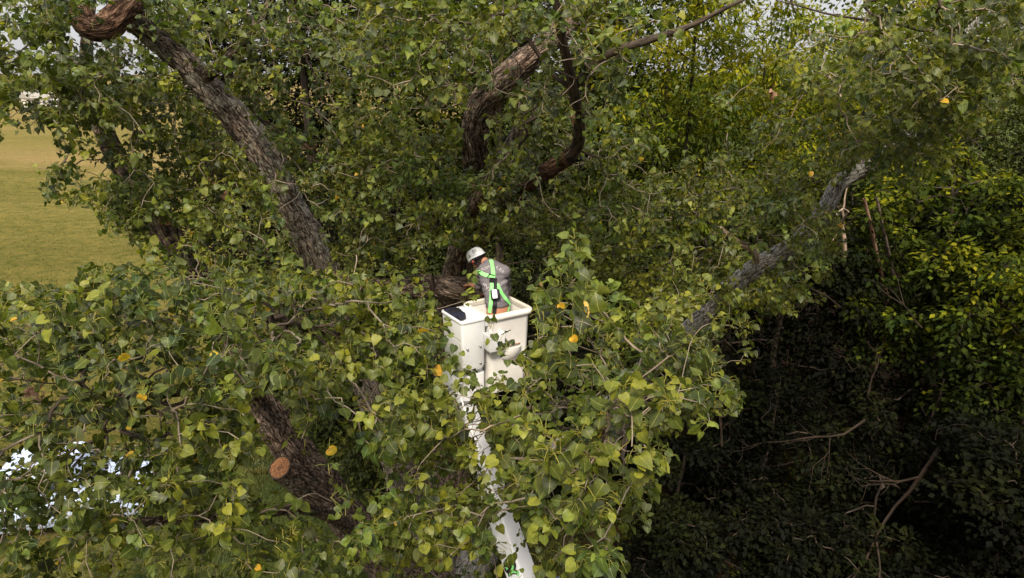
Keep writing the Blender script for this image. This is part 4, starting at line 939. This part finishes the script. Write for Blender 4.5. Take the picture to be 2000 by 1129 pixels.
# side tray and its bracket on the local -X face
tr_ = add('tool_tray', loft('tool_tray', [rrect(.13, .235, .40, .03), rrect(.155, .255, .46, .035), rrect(.168, .268, HB - .03, .035), rrect(.150, .250, HB - .03, .03), rrect(.150, .250, HB - .10, .03)], M_whitep), lift, (-.50, -.02, -.0))
add('tray_lip', loft('tray_lip', [rrect(.166, .266, HB - .045, .035), rrect(.180, .280, HB - .04, .04), rrect(.180, .280, HB - .022, .04), rrect(.152, .252, HB - .020, .03)], M_whitep, close=False), tr_)
add('hanger', box_mesh('hanger', (-.05, -.02, -.05), (.05, .02, .05), M_whitep, .008), lift, (-.33, -.25, HB - .09))
hb = add('holder', loft('holder', [rrect(.10, .06, 0, .015), rrect(.115, .07, .03, .02), rrect(.12, .075, .22, .02), rrect(.105, .06, .22, .015), rrect(.105, .06, .05, .015)], M_whitep), lift, (-.255, -.352, .66))
for bz in (.5, .72):
    for bx in (-.6, -.42):
        V, Qd = tubes(np.array([[(0, .01, 0), (0, -.012, 0)]]), np.array([[.012, .012]]), 8); add('bolt', np_mesh('bolt', V, [Qd, np.arange(8)[None] + 8], M_metal, smooth=False), lift, (bx, -.285 - .03 * (bz - .5), bz))
# bucket mount and boom
inv = Matrix.Rotation(-TH, 4, 'Z')
def loc_(p): return inv @ (p - bc)
mnt = add('mount', loft('mount', [rrect(.11, .16, .0, .03), rrect(.13, .19, .12, .04), rrect(.13, .19, .40, .04), rrect(.09, .12, .46, .03)], M_whitep), lift, (-.44, -.02, -.08))
def beam(name, a, b, ha, hb_, mat, tilt, parent, wr=.72):
    a, b = loc_(a), loc_(b); d = (b - a).normalized(); s = d.cross(Vector((0, 0, 1))).normalized(); n_ = s.cross(d)
    s2 = s * math.cos(tilt) + n_ * math.sin(tilt); n2 = d.cross(s2)
    rg = []
    for t_, h_ in ((0, ha), (.001, ha), (.5, (ha + hb_) / 2), (.999, hb_), (1, hb_)):
        c = a.lerp(b, t_); k = .93 if t_ in (0, 1) else 1
        rg.append([c + s2 * v.x * k + n2 * v.y * k for v in rrect(h_ * .5, h_ * .5 * wr, 0, .025, seg=3)])
    return add(name, loft(name, rg, mat), parent), (a, b, d, s2, n2)
e0 = P(886, 735, 7.95); e1 = P(1013, 1105, 6.55); dv = (e1 - e0).normalized()
foot = e0 + dv * ((e0.z - 1.3) / -dv.z)
up_, fr = beam('boom', e0 - dv * .12, foot, .26, .44, M_whitep, .55, lift)
add('turret', loft('turret', [rrect(.45, .45, -.0, .1), rrect(.4, .4, .25, .1), rrect(.3, .3, 1.3, .08)], M_whitep), lift, loc_(Vector((foot.x, foot.y, .02))))
for t_ in (.0, .028):
    c = fr[0].lerp(fr[1], .035 + t_); rg = []
    for q in (-.02, .02): rg.append([c + fr[2] * q + fr[3] * v.x + fr[4] * v.y for v in rrect(.145, .108, 0, .03, seg=3)])
    add('boom_collar', loft('boom_collar', rg, M_metal), lift)
# lime green curl emblem with black edge on the boom's left face
a_, b_2, d_, s2_, n2_ = fr
def boomface(px, py):
    "point on the boom's camera-left face under a photo pixel"
    r0 = loc_(CAM); rd = (inv.to_3x3() @ ray(px, py)).normalized(); best_ = None
    dep = bpy.context.evaluated_depsgraph_get()
    for sgn in (1,):
        h = bvh_boom.ray_cast(r0, rd)
    return h[0], h[1]
bmb = bmesh.new(); bmb.from_mesh(up_.data); bvh_boom = BVHTree.FromBMesh(bmb)
def decal(name, pix, wd, mat, lift_=.003):
    hits = [boomface(*p) for p in pix]; hits = [h for h in hits if h[0] is not None]
    if len(hits) < 2: return
    bm = bmesh.new(); prev = None
    for i, (p, n_) in enumerate(hits):
        t_ = (hits[min(i + 1, len(hits) - 1)][0] - hits[max(i - 1, 0)][0]).normalized(); s = n_.cross(t_).normalized() * wd / 2
        v = [bm.verts.new(p + n_ * lift_ + s), bm.verts.new(p + n_ * lift_ - s)]
        if prev: bm.faces.new((prev[0], prev[1], v[1], v[0]))
        prev = v
    me = bpy.data.meshes.new(name); bm.to_mesh(me); bm.free(); me.materials.append(mat); add(name, me, lift)
def arc(cx, cy, rx, ry, a0, a1, n=16): return [(cx + rx * math.cos(math.radians(a)), cy + ry * math.sin(math.radians(a))) for a in np.linspace(a0, a1, n)]
decal('emblem', arc(996, 1105, 7, 10, -200, 160, 30), .075, M_black, .003); decal('emblem', arc(996, 1105, 6.5, 9.5, -230, 60, 26), .028, M_green, .006); decal('emblem', [(994, 1101), (997, 1110)], .03, M_black, .008)
decal('emblem', arc(1004, 1122, 8, 5, 150, 330, 16), .05, M_black, .003); decal('emblem', arc(1004, 1122, 7.5, 5, 160, 320, 16), .022, M_green, .006); decal('emblem', arc(1010, 1120, 3, 6, -60, 60, 10), .02, M_green, .006)

pouch = empty('tool_pouch', P(888, 615, 7.95), 'black tool pouch lying in the white side tray', 'pouch'); pouch.rotation_euler.z = TH
pl = loc_(pouch.location); pouch.location.z = RZ - .055
add('pouch_body', loft('pouch_body', [rrect(.085, .14, -.03, .02), rrect(.095, .15, .0, .03), rrect(.09, .14, .045, .03), rrect(.07, .11, .06, .03)], M_navy), pouch)
add('pouch_flap', box_mesh('pouch_flap', (-.07, -.07, .05), (.07, .03, .075), M_black, .01), pouch); add('pouch_clip', box_mesh('pouch_clip', (-.03, -.18, .0), (.03, -.13, .04), M_navy, .01), pouch)

# ------------------------------------------------------------------ the worker
def _unit(seg, rings_):
    V = [(0, 0, 1)] + [(math.sin(math.pi * i / rings_) * math.cos(2 * math.pi * j / seg), math.sin(math.pi * i / rings_) * math.sin(2 * math.pi * j / seg), math.cos(math.pi * i / rings_)) for i in range(1, rings_) for j in range(seg)] + [(0, 0, -1)]
    T = []; g = lambda i, j: 1 + (i - 1) * seg + j % seg
    for j in range(seg):
        T.append((0, g(1, j), g(1, j + 1))); T.append((len(V) - 1, g(rings_ - 1, j + 1), g(rings_ - 1, j)))
        for i in range(1, rings_ - 1): T += [(g(i, j), g(i + 1, j), g(i + 1, j + 1)), (g(i, j), g(i + 1, j + 1), g(i, j + 1))]
    return np.array(V), np.array(T)
US = _unit(12, 7); UB = _unit(24, 14)
class Blob:
    def __init__(self): self.V = []; self.T = []; self.n = 0
    def add(self, V, T): self.V.append(V); self.T.append(T + self.n); self.n += len(V)
def capsule_chain(bm, pts, rads, seg=10):
    "overlapping balls along a polyline; fused into one surface by a voxel remesh"
    for i in range(len(pts) - 1):
        L = (pts[i + 1] - pts[i]).length; n = max(2, int(L / (min(rads[i], rads[i + 1]) * .35)))
        for k in range(n + 1):
            f = k / n; r = rads[i] * (1 - f) + rads[i + 1] * f
            bm.add(US[0] * r + np.array(pts[i].lerp(pts[i + 1], f)), US[1])
def ell(bm, c, X, Y_, Z, rx, ry, rz, seg=20):
    A = np.array([np.array(X) * rx, np.array(Y_) * ry, np.array(Z) * rz]); T = UB[1] if np.linalg.det(A) > 0 else UB[1][:, ::-1]
    bm.add(UB[0] @ A + np.array(c), T)
def fuse(name, bm, vox, mat, smooth=6, fac=.5):
    me = np_mesh(name, np.concatenate(bm.V), np.concatenate(bm.T)); t = bpy.data.objects.new('tmp', me); COL.objects.link(t)
    r = t.modifiers.new('r', 'REMESH'); r.mode = 'VOXEL'; r.voxel_size = vox; s = t.modifiers.new('s', 'SMOOTH'); s.iterations = smooth; s.factor = fac
    dg = bpy.context.evaluated_depsgraph_get(); out = bpy.data.meshes.new_from_object(t.evaluated_get(dg)); bpy.data.objects.remove(t)
    out.name = name; out.materials.clear(); out.materials.append(mat); out.polygons.foreach_set('use_smooth', [True] * len(out.polygons)); return out
J = dict(pel=P(973, 618, 8.12), waist=P(972, 594, 8.13), mid=P(968, 566, 8.19), chest=P(964, 541, 8.27), top=P(956, 520, 8.36), neck=P(947, 511, 8.42), head=P(932, 505, 8.48),
         shr=P(985, 530, 8.27), shl=P(941, 532, 8.42), elr=P(990, 572, 8.52), ell=P(934, 560, 8.60), wr=P(952, 572, 8.72), wl=P(918, 556, 8.78))
fv = Vector((-.62, .78, 0)).normalized(); lat = Vector((.78, .62, 0)).normalized()
def frame(a, b):
    u = (b - a).normalized(); l = (lat - u * lat.dot(u)).normalized(); return l, u.cross(l) * 1, u
def torso(bm, g=0.0, lo=0, hi=1):
    seq = [(J['pel'], .172, .118), (J['waist'], .158, .105), (J['mid'], .165, .112), (J['chest'], .185, .12), (J['top'], .165, .095)]
    for i in range(len(seq) - 1):
        a, b = seq[i], seq[i + 1]
        for k in range(5):
            f = k / 5; gl = (i + f) / 4
            if gl < lo or gl > hi: continue
            l, n_, u = frame(a[0], b[0]); c = a[0].lerp(b[0], f)
            ell(bm, c, l, n_, u, a[1] * (1 - f) + b[1] * f + g, a[2] * (1 - f) + b[2] * f + g, .075 + g)
    for s in ('shr', 'shl'): capsule_chain(bm, [J['top'], J[s]], [.085 + g, .07 + g], 12)
man = empty('person', (J['pel'].x, J['pel'].y, RZ - HB + .05), 'tree worker in white helmet, grey shirt and green harness leaning over the limb', 'person')
fl = RZ - HB + .055
bm = Blob(); torso(bm)
capsule_chain(bm, [J['top'], J['neck'], J['head']], [.062, .058, .06], 12)
hd = (J['head'] - J['neck']).normalized(); face = (Vector((-.72, .45, -.55))).normalized(); hx = hd.cross(face).normalized(); hz = hx.cross(face) * -1
hz = face.cross(hx).normalized(); hz = hz if hz.z > 0 else -hz
ell(bm, J['head'], hx, face, hz, .074, .092, .112)
ell(bm, J['head'] + face * .05 - hz * .05, hx, face, hz, .052, .05, .06)                                   # jaw
ell(bm, J['head'] + face * .098 - hz * .012, hx, face, hz, .012, .022, .024)                               # nose
for s in (-1, 1):
    ell(bm, J['head'] + hx * s * .078 - hz * .01, hx, face, hz, .010, .020, .032); ell(bm, J['head'] + face * .078 + hx * s * .03 + hz * .02, hx, face, hz, .018, .012, .010)
for a, b, c in (('shr', 'elr', 'wr'), ('shl', 'ell', 'wl')):
    capsule_chain(bm, [J[a], J[b], J[c]], [.052, .042, .028], 12)
    hdir = (J[c] - J[b]).normalized(); hdir = (hdir + Vector((-.1, .2, -.3))).normalized(); sd_ = hdir.cross(Vector((0, 0, 1))).normalized(); palm = J[c] + hdir * .05
    ell(bm, palm, sd_, hdir, sd_.cross(hdir), .042, .05, .018)
    for q in range(4):
        r0 = palm + hdir * .035 + sd_ * (q - 1.5) * .021; ln = (.03, .036, .034, .026)[q]
        k1 = r0 + hdir * ln; k2 = k1 + (hdir * .5 + Vector((0, 0, -.85))).normalized() * ln * .9; k3 = k2 + Vector((-hdir.x * .3, -hdir.y * .3, -.8)).normalized() * ln * .7
        capsule_chain(bm, [r0, k1, k2, k3], [.0095, .009, .0085, .0075], 8)
    capsule_chain(bm, [palm - sd_ * .03, palm - sd_ * .058 + hdir * .02, palm - sd_ * .055 + hdir * .05 + Vector((0, 0, -.02))], [.012, .011, .009], 8)
hipL = J['pel'] - lat * .09 - Vector((0, 0, .05)); hipR = J['pel'] + lat * .09 - Vector((0, 0, .05)); LEG = []
for hp, s in ((hipL, -1), (hipR, 1)):
    kn = Vector((hp.x + fv.x * .07, hp.y + fv.y * .07, fl + .47)); an = Vector((hp.x + fv.x * -.01, hp.y + fv.y * -.01, fl + .09)); LEG.append((hp, kn, an))
    capsule_chain(bm, [hp, kn, an], [.085, .055, .04], 12); capsule_chain(bm, [an, an + fv * .14 - Vector((0, 0, .045))], [.042, .03], 10)
pm = fuse('body', bm, .012, M_skin, 4); body = link('body', pm, man)
bm = Blob(); torso(bm, .014, .23, 1.0)
for a, b in (('shr', 'elr'), ('shl', 'ell')): capsule_chain(bm, [J[a], J[a].lerp(J[b], .85)], [.074, .066], 12)
sm = fuse('shirt', bm, .010, M_shirt, 5)
for v in sm.vertices:                                    # cloth folds and a flared hem
    q = v.co; w = noise.noise(Vector((q.x * 8, q.y * 8, q.z * 26))) * .011 + noise.noise(q * 14 + Vector((3, 1, 0))) * .005
    v.co = q + v.normal * w
sm.update(); shirt = link('shirt', sm, man)
bm = Blob()
for hp, kn, an in LEG: capsule_chain(bm, [J['pel'].lerp(hp, .9) - Vector((0, 0, .03)), kn, an], [.10, .072, .062], 12)
l, n_, u = frame(J['pel'], J['waist']); ell(bm, J['pel'] - u * .07, l, n_, u, .185, .13, .09)
link('trousers', fuse('trousers', bm, .012, M_jeans, 4), man)
ub = Blob(); ell(ub, J['pel'] + u * .008, l, n_, u, .18, .127, .022, 28); me = fuse('waistband', ub, .006, M_underw, 1); link('waistband', me, man)
for hp, kn, an in LEG:
    bm = Blob(); capsule_chain(bm, [an + Vector((0, 0, .1)), an - Vector((0, 0, .03))], [.066, .056], 12); capsule_chain(bm, [an - Vector((0, 0, .03)), an + fv * .17 - Vector((0, 0, .045))], [.052, .043], 12)
    link('boot', fuse('boot', bm, .01, M_boot, 3), man)
# hair at the nape and sides
bm = Blob(); ell(bm, J['head'] - face * .025 - hz * .02, hx, face, hz, .083, .088, .10)
for q in range(26):
    a = random.uniform(-1.5, 1.5); p0 = J['head'] - face * .07 * math.cos(a) + hx * .08 * math.sin(a) - hz * random.uniform(.04, .075)
    capsule_chain(bm, [p0, p0 - hz * random.uniform(.02, .05) - face * .01], [.016, .007], 8)
me = fuse('hair', bm, .006, M_hair, 1); link('hair', me, man)
# helmet
bm = bmesh.new(); hc = J['head'] + hz * .022 - face * .004; rg = []
for i in range(15):
    f = i / 14; a = f * math.pi / 2; row = []
    for j in range(36):
        t = j * 2 * math.pi / 36; fr_ = 1 + .05 * math.sin(t); rb = 1.0 + (.07 if i == 0 else (.015 if i == 1 else 0)); dz = -.02 * math.cos(t - math.pi / 2) if i < 3 else 0
        dz -= .03 * max(0, -math.sin(t)) * (1 - f) ** 2
        rid = 1 + (.03 if (abs((j % 36) - 9) in (3, 4) or abs((j % 36) - 27) in (3, 4)) and 3 < i < 12 else 0)
        row.append(hc + (hx * math.cos(t) * .108 + face * math.sin(t) * .132 * fr_) * math.cos(a) ** .72 * rb * rid + hz * (math.sin(a) * .122 * rid + dz))
    rg.append(row)
rg_in = [[hc + (p - hc) * .94 for p in r] for r in rg[::-1]]
me = loft('helmet', rg + rg_in, M_helmet, close=False); helm = link('helmet', me, man)
bmh = bmesh.new(); bmh.from_mesh(me); bv = BVHTree.FromBMesh(bmh)
def patch(bvh, pix, name, mat, parent, off=.003, thick=.0, org=man):
    pts2 = [bvh.ray_cast(CAM, ray(*p).normalized()) for p in pix]
    if any(h[0] is None for h in pts2): print('miss', name); return
    V = [h[0] + h[1] * off for h in pts2]; me = bpy.data.meshes.new(name); me.from_pydata([tuple(v) for v in V], [], [tuple(range(len(V)))]); me.materials.append(mat)
    o = bpy.data.objects.new(name, me); COL.objects.link(o); o.parent = parent
    ro = parent
    o.location = -(parent.location + (parent.parent.location if parent.parent else Vector())) 
    return o
def hxy(u_, v_): return (880 + u_ / 7.53, 470 + v_ / 7.53)
patch(bv, [hxy(312, 150), hxy(365, 128), hxy(385, 150), hxy(335, 188)], 'sticker', M_stick, helm)
patch(bv, [hxy(272, 215), hxy(290, 205), hxy(300, 245), hxy(282, 255)], 'vent', M_stick, helm)
for s in (-1, 1):
    cup = J['head'] + hx * s * .092 - hz * .015; bm = Blob(); ell(bm, cup, hx, face, hz, .026, .034, .044)
    e_ = link('ear_defender', fuse('ear_defender', bm, .005, M_black, 2), man)
    bm = Blob(); ell(bm, cup + hx * s * .020, hx, face, hz, .010, .018, .022); e2 = bpy.data.objects.new('ear_cap', fuse('ear_cap', bm, .004, M_red, 1)); COL.objects.link(e2); e2.parent = e_; e2.location = (0, 0, 0)
V, Qd = tubes(np.array([[tuple(hc + hx * math.cos(a) * .122 - hz * .02 - face * (.05 + .075 * math.sin(a))) for a in np.linspace(0, math.pi, 14)]]), np.full((1, 14), .009), 8)
link('head_strap', np_mesh('head_strap', V, Qd, M_black), man)

# harness webbing laid over the shirt
bms = bmesh.new(); bms.from_mesh(sm); bvs = BVHTree.FromBMesh(bms)
bmb2 = bmesh.new(); bmb2.from_mesh(pm); bvb = BVHTree.FromBMesh(bmb2)
def surf(px, py):
    h = [b.ray_cast(CAM, ray(px, py).normalized()) for b in (bvs, bvb)]; h = [q for q in h if q[0] is not None]
    if not h: return None
    q = min(h, key=lambda q: q[3]); return q[0], q[1]
def strap(name, pix, wd, mat, off=.006, th=.004, n=22, parent=man):
    c = catmull([Vector((x, y, 0)) for x, y in pix], n); hits = [surf(p.x, p.y) for p in c]; hits = [h for h in hits if h]
    if len(hits) < 2: print('miss', name); return
    pts2 = [h[0] for h in hits]; nn = [h[1] for h in hits]
    for _ in range(3):
        pts2 = [pts2[0]] + [(pts2[i - 1] + pts2[i] * 2 + pts2[i + 1]) / 4 for i in range(1, len(pts2) - 1)] + [pts2[-1]]
        nn = [nn[0]] + [(nn[i - 1] + nn[i] + nn[i + 1]).normalized() for i in range(1, len(nn) - 1)] + [nn[-1]]
    rg = []
    for i, (p, nr) in enumerate(zip(pts2, nn)):
        t_ = (pts2[min(i + 1, len(pts2) - 1)] - pts2[max(i - 1, 0)]).normalized(); s = nr.cross(t_).normalized() * wd / 2; q = p + nr * off
        rg.append([q + s, q + s * .97 + nr * th, q - s * .97 + nr * th, q - s])
    o = link(name, loft(name, rg, mat, smooth=False), parent); return o
H_ = lambda *a: [hxy(*p) for p in a]
strap('harness_strap', H_((595, 288), (615, 400), (628, 500), (622, 545)), .050, M_green)
strap('harness_strap', H_((402, 452), (470, 490), (540, 515), (630, 528)), .050, M_green, .010)
strap('harness_strap', H_((604, 590), (606, 700), (598, 860), (585, 1000), (575, 1060)), .048, M_green)
strap('harness_strap', H_((680, 640), (730, 740), (800, 850), (880, 935)), .048, M_green)
strap('harness_strap', H_((868, 930), (850, 990), (832, 1045)), .030, M_green, .012)
strap('lanyard', H_((655, 850), (650, 960), (640, 1065)), .050, M_black, .012)
strap('lanyard', H_((648, 590), (655, 660), (655, 720)), .045, M_black, .014)
strap('back_pad', H_((570, 575), (620, 580), (670, 590)), .060, M_black, .014, .012)
strap('strap_keeper', H_((545, 545), (575, 490)), .012, M_black, .018); strap('strap_keeper', H_((560, 492), (640, 520)), .012, M_black, .018)
def slab(name, c, wpx, hpx, mat, off, th, rot=0.0):
    h = surf(*c); nr = h[1]; nr = (nr + (CAM - h[0]).normalized()).normalized(); r = nr.cross(Vector((0, 0, 1))).normalized() * -1; up = r.cross(nr) * 1
    up = up if up.z > 0 else -up; r2 = r * math.cos(rot) + up * math.sin(rot); u2 = up * math.cos(rot) - r * math.sin(rot); k = 1 / 157
    rg = []
    for f, z in ((.9, off), (1, off + th * .3), (1, off + th * .8), (.85, off + th)):
        rg.append([h[0] + r2 * v.x * f + u2 * v.y * f + nr * z for v in rrect(wpx * k / 2, hpx * k / 2, 0, min(wpx, hpx) * k * .15, seg=3)])
    return link(name, loft(name, rg, mat), man)
slab('shock_pack', hxy(655, 790), 18, 20, M_black, .012, .035, .08); slab('white_tag', hxy(645, 782), 9.5, 17, M_tag, .050, .004, .1)
# faded lettering on the back of the shirt
def word(txt, pix0, pix1, hpx):
    (x0, y0), (x1, y1) = hxy(*pix0), hxy(*pix1); cu = bpy.data.curves.new('t', 'FONT'); cu.body = txt; cu.size = 1; cu.resolution_u = 3
    t = bpy.data.objects.new('t', cu); COL.objects.link(t); dg = bpy.context.evaluated_depsgraph_get(); me = bpy.data.meshes.new_from_object(t.evaluated_get(dg)); bpy.data.objects.remove(t)
    bm = bmesh.new(); bm.from_mesh(me); bmesh.ops.triangulate(bm, faces=bm.faces)
    W_ = max(v.co.x for v in bm.verts); dx, dy = x1 - x0, y1 - y0; L = math.hypot(dx, dy); nx, ny = dy / L, -dx / L
    hp = hpx / 7.53; bad = []
    for v in bm.verts:
        px_ = x0 + dx * v.co.x / W_ + nx * v.co.y * hp; py_ = y0 + dy * v.co.x / W_ + ny * v.co.y * hp
        h = bvs.ray_cast(CAM, ray(px_, py_).normalized())
        if h[0] is None: bad.append(v)
        else: v.co = h[0] + h[1] * .0035
    bmesh.ops.delete(bm, geom=bad, context='VERTS'); me2 = bpy.data.meshes.new('lettering'); bm.to_mesh(me2); bm.free(); me2.materials.append(M_print)
    o = bpy.data.objects.new('lettering', me2); COL.objects.link(o); o.parent = shirt; o.location = (0, 0, 0)
word('ROM', (462, 450), (575, 400), 55); word('LEL', (660, 400), (790, 490), 60); word('INT', (470, 640), (580, 760), 60); word('GAN', (705, 690), (830, 600), 60)
